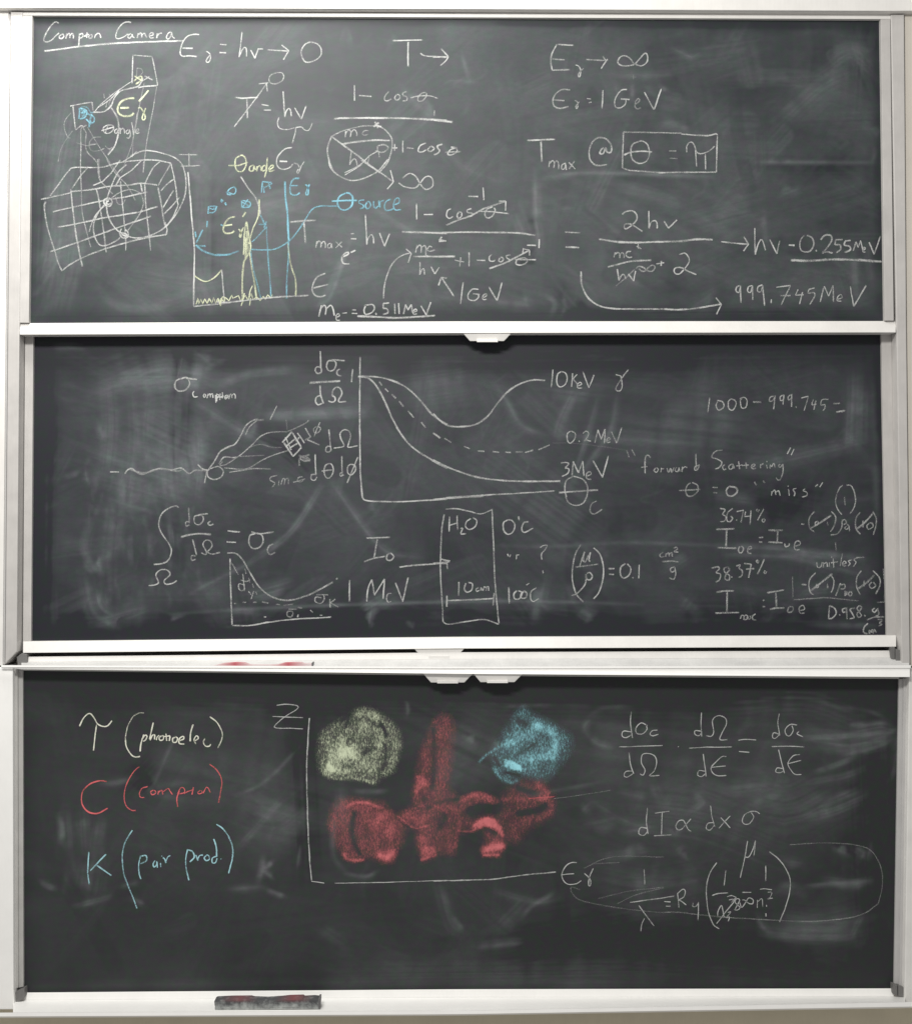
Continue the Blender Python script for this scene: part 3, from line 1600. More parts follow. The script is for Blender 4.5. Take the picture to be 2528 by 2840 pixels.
r 0 2320
c b 13 .85
s 1110,150 1095,220 1098,290 1112,335
s 1110,155 1150,150 1155,190 1110,215
s 1225,190 1208,215 1215,240 1235,225 1238,195
l 1238,200 1242,245
l 1265,210 1268,240
l 1275,150 1278,158
s 1285,165 1300,180 1310,210
s 1305,200 1325,160 1345,152
s 1480,100 1465,170 1468,250 1490,345
s 1480,105 1520,120 1530,165 1495,200
s 1545,145 1560,190
s 1560,175 1575,150 1600,145
s 1625,150 1610,170 1625,190 1650,180 1645,150 1625,145
s 1685,20 1705,80 1710,160
s 1710,155 1675,170 1675,205 1700,205 1712,170
l 1738,175 1745,180
r 600 1840
s 0,1268 50,1300 100,1365
r 600 2320
c b 14 .8
s 95,-5 128,80 128,160 98,290
r 600 1840
d chalk_symbol
c w 10 .75
s 475,330 560,322 640,335 630,365 540,420 460,490 480,508 600,512 682,515
c w 9 .65
l 440,418 685,428
d chalk_axis_lines
c w 12 .8
s 733,430 722,600 712,820 715,1050 725,1364
r 600 2320
s 725,0 735,180 750,350
c w 9 .75
l 750,353 850,366
l 932,368 1200,365 1819,345
r 1200 2320
c w 13 .75
s 0,350 250,345 480,335 700,305 970,280
d chalk_symbol
c w 10 .8
s 1135,205 1090,205 1045,235 1015,300 1030,350 1070,378 1130,372 1168,348
l 1010,302 1110,292
s 1192,290 1225,320 1242,350 1238,388 1225,385 1225,350 1240,300 1262,250
r 1200 1840
d chalk_equation
c w 10 .82
s 1562,380 1555,470 1572,590
s 1560,540 1500,535 1490,570 1520,585 1570,560
s 1690,490 1640,470 1600,510 1605,550 1650,555 1685,520 1680,480
s 1770,525 1730,530 1710,555 1730,570 1775,560
l 1465,658 1809,648
s 1545,700 1555,790 1580,870
s 1575,850 1520,850 1505,885 1530,895 1575,870
s 1630,870 1655,880 1670,840 1640,780 1650,720 1700,710 1745,730 1762,780 1740,850 1705,885 1785,883
r 1888 1840
c w 12 .8
l -24,655 -20,660
c w 10 .82
s 160,385 155,470 160,578
s 158,535 110,530 108,560 140,570 160,545
s 198,570 235,575 255,540 245,450 290,412 345,430 355,480 320,550 305,600 365,600
l 62,668 200,660 400,658
s 172,715 185,800 195,890
s 188,850 140,845 130,880 160,892 190,870
s 355,735 320,735 270,780 235,820 245,860 290,885 355,882
l 240,818 350,808
s 450,605 500,598 590,602
l 455,695 535,700
s 772,395 760,470 775,570
s 775,560 730,545 718,580 740,592 775,560
s 912,485 860,480 818,520 825,560 855,570 880,530 870,490
s 930,535 912,555 960,578
l 710,655 850,652 970,658
s 765,680 790,780 812,865
s 800,830 755,825 745,855 780,862 810,845
s 935,718 880,730 840,790 870,850 900,875 945,875
l 835,792 945,762
d chalk_equation
r 1200 1840
s 1690,1140 1680,1240 1692,1345
s 1690,1300 1635,1295 1622,1340 1660,1355 1692,1320
l 1748,1180 1860,1165
l 1805,1175 1800,1355
l 1740,1358 1880,1350
r 1888 1840
s 75,1225 40,1265 0,1308 -30,1310 -42,1280 -20,1242 15,1238 35,1270 55,1308 80,1325
s 230,1120 240,1200 265,1290
s 260,1255 210,1260 198,1300 225,1312 262,1275
l 312,1215 385,1295
l 385,1200 295,1300
s 620,1185 590,1168 550,1168 500,1190 480,1240 500,1268 540,1260 570,1210 550,1175
r 1200 2320
d chalk_equation
l 1662,255 1668,380
c w 11 .8
s 1550,520 1700,498 1819,482 1900,470
c w 10 .82
l 1620,542 1740,705
s 1665,645 1645,690 1637,748
l 1822,512 1870,516
l 1835,548 1870,550
r 1888 2320
s -30,445 -25,500 -18,560
s -30,450 10,415 30,430 20,475 -20,500 0,510 38,540
s 95,520 90,550 115,550 135,525
l 135,515 133,660
c w 11 .85
s 278,205 230,280 200,380 200,500 215,600 250,690 298,728
s 692,120 760,170 820,250 857,340 850,450 820,560 775,675
c w 10 .82
l 350,265 338,388
s 243,465 290,450 370,443
l 665,228 665,352
s 522,35 500,160 465,325
s 500,160 530,160 560,110 585,30
l 585,30 572,155
l 482,440 550,440
s 618,415 660,412 715,420
s 285,630 290,590 315,545 325,570 335,630 350,635
s 365,600 390,595 355,640 380,635 370,668
l 278,688 345,600 410,520 430,480
s 360,475 395,465 435,480
s 375,500 410,495 395,520 430,480
s 415,580 430,560 460,500 435,490 425,520 460,560 440,580 415,575
s 460,520 475,560 500,530 530,485 565,500 560,530 530,525 500,500 480,500
l 600,500 598,562
s 600,515 635,490 640,555
l 670,540 672,552
l 665,605 668,632
s 680,440 712,440 700,480 680,490 722,485
d chalk_circled_outline
c w 11 .28
r 1200 2320
s 1160,420 1090,400 1100,450 1160,500 1350,545 1600,580 1819,600
c w 11 .4
r 1888 2320
s -138,597 0,600 300,632 600,652 1000,668 1300,645 1450,600 1550,530
c w 9 .35
s 1550,530 1582,400 1580,280 1550,190 1490,110 1380,68 1150,50 850,65
r 1200 2320
c w 10 .3
s 1190,250 1270,210 1350,175 1500,155 1819,162
l 1270,215 1470,205
s 1450,530 1600,460 1819,405
s 1300,490 1550,430 1819,400
r 1200 1840
c w 7 .35
s 950,1065 1150,1040 1400,1000
c r 8 .5
s 750,1065 860,1058 960,1050
"""}
LABELS = """underlined white handwriting reading Compton Camera
white chalk line E gamma = h nu, arrow to 0, with T and an arrow beside it
struck-out T = h nu with an arrow to 0 and a curly brace down to E gamma
fraction 1 - cos theta over a circled, struck-out mc squared over h nu
white chalk line E gamma, arrow, infinity sign
white chalk line E gamma = 1 GeV
white chalk letters T max and an at sign
theta = pi inside a hand-drawn white box
sketch of two detector windows joined by a curved white line, with blue scribble in the left one
faint long white lines dropping from the detector windows to the block
white sketch of a gridded block with loops and a ball drawn over it
axes I against E with yellow, white and blue peaks and a blue wavy arrow
small blue scribbled marks around the peaks of the graph
blue E gamma beside the tall blue peak
pale theta and the word angle above the graph
white E gamma with a prime beside the yellow peak
thick yellow E gamma with a prime left of the graph
blue theta and the word source
T max of the electron = h nu times 1 - cos theta, struck out to -1
fraction mc squared over h nu + 1 - cos theta, struck out to -1
curved white arrow rising from 0.511 MeV to mc squared
white arrow and 1 GeV pointing up at h nu
underlined m e = 0.511 MeV
= 2 h nu over mc squared / h nu + 2, arrow to underlined 0.255 MeV and 999.745 MeV below
long curved white arrow to 999.745 MeV
sigma with the small word compton
d sigma c over d Omega, with a 1 by the axis
white axes with two solid curves and one dashed curve between them
white 10 keV at the end of the top curve
white gamma after 10 keV
white 0.2 MeV at the end of the dashed curve
white 3 MeV at the end of the lowest curve
white theta and small c at the end of the horizontal axis
wavy white line running into a circle with scattered paths to a small tilted box
d Omega over sin theta d theta d phi
white integral over Omega of d sigma c over d Omega = sigma c
small white axes with a solid valley curve and dotted lines
white 1 MeV left of the tall box
white I with a subscript 0
tall white box marked H2O with an arrow entering and a 10 cm width
white 10 cm above its width bar
white 0 degrees C
white 100 degrees C
white ditto marks under 0 degrees C
white question mark
mu over rho in tall brackets = 0.1 cm squared over g
faint white 1000 - 999.745 =
white quoted words forward Scattering
white theta = 0 and quoted word miss
white 36.79 percent
white I 0C = I o e with a struck-out exponent
white 38.37 percent
white I 100C = I o e with a boxed struck-out exponent
small white word unitless
white 0.958 g over cm cubed in the corner
pale yellow tau and photoelec in brackets
red C and compton in brackets
pale blue K and pair prod. in brackets
white Z with a bar through it
thin white L-shaped axis lines
thin white E gamma at the end of the axis
white d sigma c / d Omega times d Omega / d E = d sigma c / d E
white d I proportional to d x sigma
white 1 over lambda = R y times a bracket with 1 over n squared terms and mu
faint white loop drawn round the last formula
""".strip().split('\n')
FIELDS = """F yellow
r 860 1960 2.332
e .33 12 60,190 90,150 200,80 300,20 360,8 430,30 520,90 575,160 590,230 570,330 540,420 480,450 420,500 300,470 150,465 90,440 60,400 45,300
a .5 45 2 140,390 170,330 250,290
a .3 22 2 120,380 150,410 260,420
a .22 30 2 330,40 400,60 445,90
a .16 40 2 180,250 240,190 300,150 380,120 440,200 430,300
a .14 30 2 300,330 380,400 430,380
a .22 10 2 90,430 150,460 260,462 330,470 410,495
a .1 20 2 520,150 560,250 540,350
a -.4 11 2 448,95 480,150 490,190
a -.25 12 2 350,60 420,110 460,130
a -.2 14 2 370,270 350,300 420,270
a -.2 14 2 480,240 490,330 470,400
a -.22 15 2 210,90 250,60 230,130
a -.16 12 2 230,250 270,190
F red
r 860 1960 2.332
e .34 18 850,50 900,70 930,140 920,300 895,450 890,560 800,640 680,640 670,560 690,430 720,290 770,170 810,90
e .36 16 190,600 260,590 380,610 470,620 530,690 600,740 620,790 590,880 540,950 530,1000 470,1005 380,975 280,995 220,975 160,880 120,760 140,660
e .32 14 680,560 890,520 960,590 880,650 700,680
e .32 16 560,700 660,650 760,640 900,600 960,600 950,700 940,800 930,950 820,950 800,970 730,1000 700,930 690,800 660,770 600,750
e .36 12 960,600 1060,560 1150,570 1220,610 1180,640 1100,625 1010,660 960,690
e .24 22 930,700 1000,690 1040,730 1160,700 1300,640 1240,600 1290,530 1400,480 1500,490 1560,560 1575,620 1560,690 1490,740 1400,790 1340,870 1250,860 1240,800 1180,740 1060,760 1000,800 940,800
e .4 14 1130,810 1220,840 1250,900 1220,965 1120,960 1110,920 1140,880
a -.26 20 2 285,690 270,780 285,880 320,950
a -.2 20 2 800,150 800,400 790,520
a -.14 14 2 760,650 860,610 960,598
a -.12 24 2 740,600 720,580
a -.2 30 2 880,700 840,780
a -.28 24 2 1040,670 1130,650 1200,665
a -.2 20 2 1350,530 1440,560
a -.3 20 2 1350,690 1470,670 1520,640
a .42 10 2 240,650 290,620 380,625 440,650
a .45 10 2 215,950 240,985 290,995 340,990
a .6 24 2 450,960 500,975 530,950
a .2 30 2 430,760 480,700 540,730 500,850
e .5 14 685,445 715,440 750,460 772,500 768,520 720,535 680,590 672,540
e .66 14 700,900 800,900 815,945 725,995
a .4 7 2 722,990 815,960
a .25 34 2 720,860 760,900
e .7 12 1050,770 1080,730 1150,715 1200,730 1235,780 1245,840 1200,800 1140,770 1080,790
a .3 15 2 1060,765 1110,735 1170,730 1210,765 1240,830
a .3 20 2 1060,790 1130,760 1190,770
a .6 22 2 1130,925 1180,910 1235,900
a .5 8 2 1120,960 1220,960
a .3 16 2 980,600 1040,575 1100,565 1160,590
a .3 20 2 1470,500 1530,560 1500,590
a .14 14 2 1250,600 1400,600 1560,590
a .16 18 2 1550,620 1550,680 1480,730
a .35 6 2 570,710 620,750 680,785 760,770
a .4 5 2 960,805 1040,805 1070,790
a .24 26 2 620,700 700,740 760,700
a .2 16 2 900,650 960,700 940,900
a .18 10 2 800,640 880,680 900,750
F blue
r 860 1960 2.332
e .28 18 1340,30 1380,8 1440,50 1540,100 1600,150 1600,250 1560,330 1560,420 1520,470 1380,440 1260,470 1200,400 1180,300 1220,220 1290,110
e .2 16 1560,110 1680,180 1698,240 1670,310 1600,400 1560,450 1480,480 1500,300
a .26 11 2 1190,400 1220,450 1290,490 1340,480
a .22 8 2 1095,355 1140,310 1190,280 1300,220
e 1.0 8 1258,340 1300,345 1362,385 1372,418 1320,410 1258,388
a .32 30 2 1470,120 1560,170 1590,240 1560,310 1460,330 1390,350
a .2 30 2 1250,260 1350,200 1420,180
a .1 35 2 1450,400 1400,420
a -.14 12 2 1340,310 1390,280 1460,235
a -.2 12 2 1195,330 1225,380
a -.28 9 2 1260,425 1350,442
a -.2 25 2 1390,110 1350,90
F dust1
r 0 0 .7195
g .070
a .035 60 2 120,200 100,350 90,560
a .03 200 2 500,330 900,400
a .022 220 2 1200,260 1500,400
a .03 25 3 85,600 110,480 150,250
a .03 20 3 120,640 150,520 170,400
a .03 9 2 195,570 230,605 290,615 350,600
a .022 30 2 250,540 400,560 500,530
a .06 8 2 1068,340 1070,420 1075,500
a .035 22 2 1030,420 1050,470
a .07 5 2 1085,353 1150,345 1240,345 1420,352
a .07 4 2 1505,322 1745,323
a -.03 18 2 1515,335 1740,335
a .045 5 2 1742,320 1745,290
a .045 10 2 1045,592 1050,615
a .05 6 2 1090,590 1105,605 1100,628
a .05 4 2 1120,590 1126,612 1118,628
a .035 12 2 980,600 1060,612
a .035 10 2 860,585 1000,608
a .04 6 2 855,235 800,280
a .035 7 2 850,250 920,330 1000,365
a .05 6 2 845,190 865,240
a .035 7 2 735,410 850,480
a .04 4 2 635,610 660,590 700,480
a .03 18 3 410,570 405,430 395,330
a .035 5 2 635,620 690,500
a .05 6 2 1345,95 1380,112 1395,105
a .03 8 2 1230,150 1350,150
a .03 6 2 1228,170 1235,195
a .04 5 2 1262,165 1262,195
a .03 5 2 1290,170 1310,190
a .035 12 2 1320,240 1380,260
a .035 14 2 1740,250 1755,270
a .04 20 3 1750,140 1700,100 1650,130
a .03 30 2 1560,240 1640,170 1700,140
a .04 7 3 1700,500 1705,600
a .035 8 3 1725,480 1735,570
a .04 12 2 1555,385 1580,375
a .03 30 2 1380,450 1500,420
a .035 8 2 1520,430 1525,490
a .04 12 2 1380,620 1420,590
a -.05 15 2 1060,430 1070,470
a -.05 18 2 1065,510 1050,530
a -.04 8 2 148,82 152,92
a -.035 30 2 420,560 420,390
a -.05 26 2 1100,560 1140,610 1200,650
a -.04 60 2 1745,90 1755,40 1745,180
a -.06 12 3 60,36 900,38 1755,45
a -.055 22 3 60,640 900,637 1765,632
a -.03 26 3 70,600 70,300
a -.05 14 3 1762,50 1760,600
a .03 8 2 855,250 860,240 800,170
a .035 4 2 885,170 900,162 950,165
a .04 6 2 680,85 690,60 700,90
a .03 5 2 925,230 935,210
a .04 5 2 920,105 935,160
a .045 6 2 1320,175 1330,180
F dust2
r 0 0 .7195
g .050
a .05 60 2 240,770 330,740 420,760
a .04 80 2 250,850 350,900 420,930
a .035 60 2 200,960 330,1000
a .05 12 2 180,790 250,770 440,760
a .05 9 3 400,720 385,780
a .055 6 2 395,715 370,800
a -.04 14 2 375,750 370,900
a .045 9 2 430,770 500,745 600,735
a .04 10 2 390,800 470,850 560,900
a .05 9 3 365,900 372,970
a .05 9 3 378,880 400,960
a .05 6 2 192,840 205,870 212,850
a .06 11 3 505,828 600,826 740,822
a .035 10 2 600,820 720,815
a -.04 25 2 500,870 570,900 620,950
a .07 6 2 640,970 580,1060 500,1120
a .05 5 2 500,1120 380,1180
a .055 7 2 665,965 760,1090 830,1110
a .05 4 2 340,1222 440,1215 560,1210 700,1205 1000,1200 1280,1208
a -.03 20 3 340,1235 900,1228 1270,1240
a .07 5 2 365,1222 340,1232
a .035 4 2 985,1090 1100,1092 1250,1085 1440,1092
a .07 8 2 1430,1092 1570,1100 1715,1120
a .05 6 2 1440,1110 1640,1118
a .05 7 2 990,770 1010,800 1040,850 1090,870
a .05 8 2 1150,780 1120,840 1110,880
a .05 6 2 1235,790 1220,860 1180,920 1150,960
a .05 6 2 1195,800 1170,880 1140,970
a .035 30 2 1100,780 1180,790
a .035 6 2 1120,870 1240,880 1400,890
a .035 9 2 740,1000 745,1020
a .05 10 2 1090,1150 1080,1200 1100,1220
a .05 9 2 1070,1170 1065,1240
a .045 8 2 1130,1165 1145,1200
a .05 12 2 1150,1220 1180,1240
a .05 25 2 190,1170 200,1210 230,1230
a .06 16 2 240,1230 280,1215 190,1240
a .06 10 2 170,1110 195,1140
a .07 6 2 196,1112 198,1128
a .05 9 3 180,1040 168,1080 175,1110
a .05 6 3 260,1060 262,1120
a .05 6 3 300,1060 300,1110
a .05 6 3 340,1050 345,1090
a .04 20 3 230,1020 220,1120
a .045 9 2 520,1220 460,1215
a .05 16 2 570,1170 500,1190
a .05 16 2 440,1170 410,1190
a .07 9 2 740,1215 735,1245
a .05 9 2 810,1235 825,1255
a .06 20 2 770,1190 720,1220
a .05 25 3 1720,770 1715,900
a .05 16 2 1500,930 1600,910 1730,880
a .035 8 3 1745,760 1750,1100
a .04 9 3 1700,790 1690,900
a .06 9 2 1420,990 1500,1000
a .035 14 2 1370,1110 1320,1140
a .04 16 2 1375,1200 1360,1220
a .05 12 2 1560,1110 1720,1150
a .06 7 2 1570,1105 1720,1118
a .04 16 2 1580,1190 1720,1180
a .06 6 2 1590,1250 1740,1255
a .03 100 2 1300,830 1500,850
a .03 80 2 950,900 1200,1080
a .03 60 2 800,780 950,760
a .04 8 2 100,690 150,690 180,700
a .05 6 2 130,950 160,940
a .05 6 2 170,935 175,960
a .04 8 2 510,840 500,870
a -.065 30 3 60,672 900,674 1760,676
a -.03 45 3 60,700 900,710 1760,700
a -.07 35 3 75,700 72,1260
a -.045 20 3 60,1265 900,1262 1770,1255
a -.05 12 3 1760,700 1765,1250
a -.03 25 3 60,1240 350,1240
a -.03 45 2 1500,1000 1600,1020
a -.03 40 2 1280,1240 1700,1240
F dust3
r 0 0 .7195
g .026
a .02 200 2 300,1500 600,1550
a .025 160 2 1100,1500 1600,1550
a .03 120 2 850,1480 1000,1550
a .025 90 2 500,1620 620,1650
a .03 14 3 130,1620 135,1700
a .04 12 3 165,1620 170,1700
a .05 7 3 120,1630 125,1680
a .04 12 3 200,1640 190,1700
a .035 30 2 180,1720 170,1780
a .05 6 2 150,1808 180,1800 220,1790
a .045 6 2 260,1790 290,1805
a .045 6 2 80,1760 110,1775
a .045 7 2 460,1775 530,1770
a .06 5 2 530,1775 570,1790
a .04 6 2 240,1770 280,1760
a .03 6 2 370,1560 300,1580 360,1600
a .04 8 2 205,1570 260,1560
a .035 4 2 355,1460 310,1560 300,1590
a .04 5 2 470,1590 530,1560 600,1490
a .045 8 2 480,1690 560,1600
a .07 9 2 528,1715 520,1755
a .07 5 2 525,1735 545,1720
a .07 5 2 525,1735 545,1750
a .05 4 2 600,1690 595,1730
a .07 4 2 595,1640 600,1642
a .035 12 2 880,1770 900,1840 925,1860
a .06 4 2 905,1830 925,1855
a .03 20 2 1000,1850 1050,1800
a .04 8 2 990,1780 1070,1800 1120,1790
a .06 4 2 1045,1830 1060,1810 1110,1780
a .045 10 2 950,1890 1050,1880
a .04 7 2 1190,1425 1165,1450 1190,1480 1230,1490
a .03 5 2 1165,1430 1200,1410 1250,1405
a .035 4 2 1040,1590 1200,1560
a .04 8 2 1240,1580 1290,1590
a .04 14 2 1180,1650 1230,1640
a .05 10 2 1160,1620 1180,1600
a .045 9 2 1300,1560 1320,1600 1340,1590
a .05 6 2 1380,1580 1400,1600 1370,1620
a .08 5 2 1600,1468 1640,1466 1720,1460 1790,1450
a .05 10 2 1640,1480 1700,1485 1780,1460
a .05 8 2 1700,1450 1750,1440 1780,1445
a .05 9 2 1680,1500 1740,1485 1775,1470
a .05 7 2 1620,1540 1700,1510
a .05 9 2 1600,1560 1680,1545 1720,1530
a .05 12 2 1600,1630 1660,1615 1720,1590
a .04 8 2 1640,1600 1700,1575
a .035 14 2 1450,1570 1550,1560
a .035 16 2 1500,1600 1560,1580
a .05 6 2 1690,1440 1720,1437
a .07 4 2 1760,1460 1790,1450 1780,1490
a .04 6 3 1790,1450 1785,1520 1770,1560
a .03 4 2 1630,1402 1720,1410 1780,1435
a .07 9 2 1670,1690 1690,1700
a .08 8 2 1705,1690 1720,1700 1715,1715
a .06 10 2 1650,1760 1700,1765 1740,1758
a .07 5 2 1600,1770 1740,1758
a .05 12 2 1550,1770 1600,1775
a .07 10 2 1520,1860 1600,1868 1700,1868
a .05 18 2 1560,1850 1700,1850
a .05 8 2 1510,1830 1530,1860
a .07 6 2 1700,1870 1720,1830
a .05 9 2 1600,1725 1560,1720
a .04 8 2 1740,1680 1730,1720
a .05 9 2 1350,1690 1360,1700
a .05 8 2 1250,1660 1300,1650
a .05 12 2 1245,1700 1290,1690
a .05 5 2 1330,1650 1345,1665 1360,1650
a .05 6 2 1360,1700 1372,1710
a .035 10 2 1200,1710 1270,1700
a .04 20 2 1260,1770 1330,1770
a .04 12 3 680,1570 685,1650
a .05 5 2 700,1580 770,1580
a .05 5 2 690,1745 730,1750 755,1740
a .04 6 3 670,1600 665,1700 690,1740
a .05 5 2 810,1400 812,1430
a .04 9 2 930,1470 945,1480
a .05 10 2 985,1480 990,1500
a .03 5 2 1000,1410 1100,1405
a -.04 30 2 600,1400 620,1740
a -.035 30 2 300,1550 270,1580
a .03 14 3 60,1970 600,1966 1300,1962
a .025 40 2 700,1950 1300,1945
a -.05 35 3 60,1350 900,1360 1780,1370
a -.02 60 3 60,1370 900,1385 1780,1390
a -.03 60 2 1740,1400 1770,1900
a -.02 80 2 1200,1900 1700,1930
a -.03 60 2 1000,1900 1300,1850
a .03 16 2 690,1885 640,1850
a .035 60 2 1450,1560 1560,1600 1650,1560
a .03 50 2 1230,1620 1400,1640 1560,1700
a .03 50 2 1180,1760 1300,1780 1420,1760
a .03 40 2 1550,1840 1640,1850 1730,1830
a .03 26 2 1590,1460 1680,1470 1780,1460
a .025 60 2 480,1600 540,1640 600,1600
a .03 30 2 1450,1400 1600,1390 1700,1420
a .03 8 2 1180,1600 1250,1640 1300,1650
F dust2
r 0 0 .7195
a .035 16 2 215,760 220,860 210,960
a .035 14 2 262,770 268,880 255,1000
a .04 18 2 330,860 335,930 340,1000
a .035 12 2 395,840 398,920 392,990
a .03 12 2 300,780 292,860 298,930
a .035 8 2 240,920 244,1000 238,1080
a .035 5 2 275,830 280,900
a .035 6 2 335,1000 337,1060
a -.05 8 3 352,680 350,740 345,800
a -.04 8 3 380,700 378,760
a -.04 7 3 340,800 342,900 340,980
a .04 10 2 395,700 420,720
a .04 9 2 405,735 440,715
a .045 20 2 215,750 300,745 420,750
"""

def catmull(P, step=3.5):
    P = np.array(P, float)
    if len(P) < 3:
        n = max(2, int(np.hypot(*(P[-1] - P[0])) / step / 2) + 2)
        return P[0] + (P[-1] - P[0]) * np.linspace(0, 1, n)[:, None]
    Q = np.vstack([2 * P[0] - P[1], P, 2 * P[-1] - P[-2]]); out = []
    for i in range(1, len(Q) - 2):
        a, b, c, d = Q[i - 1], Q[i], Q[i + 1], Q[i + 2]
        n = max(2, int(np.hypot(*(c - b)) / step) + 1); s = np.linspace(0, 1, n, endpoint=False)[:, None]
        out.append(.5 * ((2 * b) + (-a + c) * s + (2 * a - 5 * b + 4 * c - d) * s ** 2 + (-a + 3 * b - 3 * c + d) * s ** 3))
    out.append(P[-1][None]); return np.vstack(out)
def densify(P, step=5.0):
    P = np.array(P, float); out = []
    for a, b in zip(P[:-1], P[1:]):
        n = max(1, int(np.hypot(*(b - a)) / step)); out.append(a + (b - a) * np.linspace(0, 1, n, endpoint=False)[:, None])
    out.append(P[-1][None]); return np.vstack(out)
def smooth_noise(n, k):
    m = max(2, int(n / k) + 2); return np.interp(np.linspace(0, m - 1, n), np.arange(m), rng.uniform(-1, 1, m))
def parse_strokes(txt):
    groups = []; x0 = y0 = 0; col = 'w'; wd = 12; al = .7
    for ln in txt.strip().split('\n'):
        k, _, rest = ln.strip().partition(' ')
        if k == 'r': x0, y0 = map(float, rest.split())
        elif k == 'd': groups.append((rest.strip(), []))
        elif k == 'c':
            a = rest.split(); col = a[0]; wd = float(a[1]); al = float(a[2])
        elif k in 'sl':
            pts = [tuple(map(float, q.split(','))) for q in rest.split()]
            groups[-1][1].append((k, col, wd, al, [(x0 + x / 2.842, y0 + y / 2.842) for x, y in pts]))
    return groups
counter = 0; WID = .57
def chalk_mesh(name, strokes, ydepth, parent, label, gain=1.0):
    global counter
    V, F, MI, DE, AC = [], [], [], [], []
    for kind, col, wd, al, pts in strokes:
        counter += 1
        yy = ydepth - .0006 - (counter % 260) * 4e-6
        P = catmull(pts) if kind == 's' else densify(pts)
        n = len(P)
        P = P + np.stack([smooth_noise(n, 6), smooth_noise(n, 6)], 1) * .45
        T = np.gradient(P, axis=0); T /= np.maximum(np.hypot(T[:, 0], T[:, 1])[:, None], 1e-6)
        Nn = np.stack([-T[:, 1], T[:, 0]], 1)
        hw = wd / 2.842 * WID * (1 + .16 * smooth_noise(n, 5) + .08 * smooth_noise(n, 1.5))
        if wd <= 10 and al >= .5: al = min(.85, al * 1.3)
        de = np.clip(al ** 1.3 * 1.04 * gain * (1 + .34 * smooth_noise(n, 8) + .2 * smooth_noise(n, 2.2)), 0, 1.25)
        if n > 8: de[0] *= .6; de[-1] *= .5
        base = len(V)
        for i in range(n):
            for sgn in (-1, 0, 1):
                q = P[i] + Nn[i] * hw[i] * sgn
                V.append(at(q[0], q[1], yy)); DE.append(de[i]); AC.append(sgn)
        mi = ORDER.index(col)
        for i in range(n - 1):
            a = base + 3 * i
            F.append((a, a + 1, a + 4, a + 3)); F.append((a + 1, a + 2, a + 5, a + 4)); MI += [mi, mi]
    me = bpy.data.meshes.new(name); me.from_pydata(V, [], F)
    used = sorted(set(MI)); remap = {m: i for i, m in enumerate(used)}
    for nm, arr in (('dens', DE), ('across', AC)):
        at_ = me.attributes.new(nm, 'FLOAT', 'POINT'); at_.data.foreach_set('value', np.array(arr, 'f'))
    me.polygons.foreach_set('material_index', np.array([remap[m] for m in MI], 'i'))
    return put(name, me, [CH[ORDER[m]] for m in used], parent, label)

def clusters(strokes, gap=9.0):
    S = [(densify(s[4], 6.0) if len(s[4]) > 1 else np.array(s[4])) for s in strokes]; n = len(S); par = list(range(n))
    def find(i):
        while par[i] != i: i = par[i]
        return i
    for i in range(n):
        for j in range(i):
            if find(i) == find(j): continue
            if (S[i].min(0) - gap > S[j].max(0)).any() or (S[j].min(0) - gap > S[i].max(0)).any(): continue
            if np.hypot(*(S[i][:, None] - S[j][None]).transpose(2, 0, 1)).min() < gap: par[find(i)] = find(j)
    out = {}
    for i in range(n): out.setdefault(find(i), []).append(strokes[i])
    return list(out.values())
def chalk_part(name, strokes, ydepth, board, label, gain):
    cl = clusters(strokes)
    if len(cl) == 1: return chalk_mesh(name, cl[0], ydepth, board, label, gain)
    e = bpy.data.objects.new(name, None); e.empty_display_size = .05; link(e, board); e["label"] = label
    for c in cl:
        o = chalk_mesh("chalk_stroke", c, ydepth, board, None, gain); o.parent = e
    return e

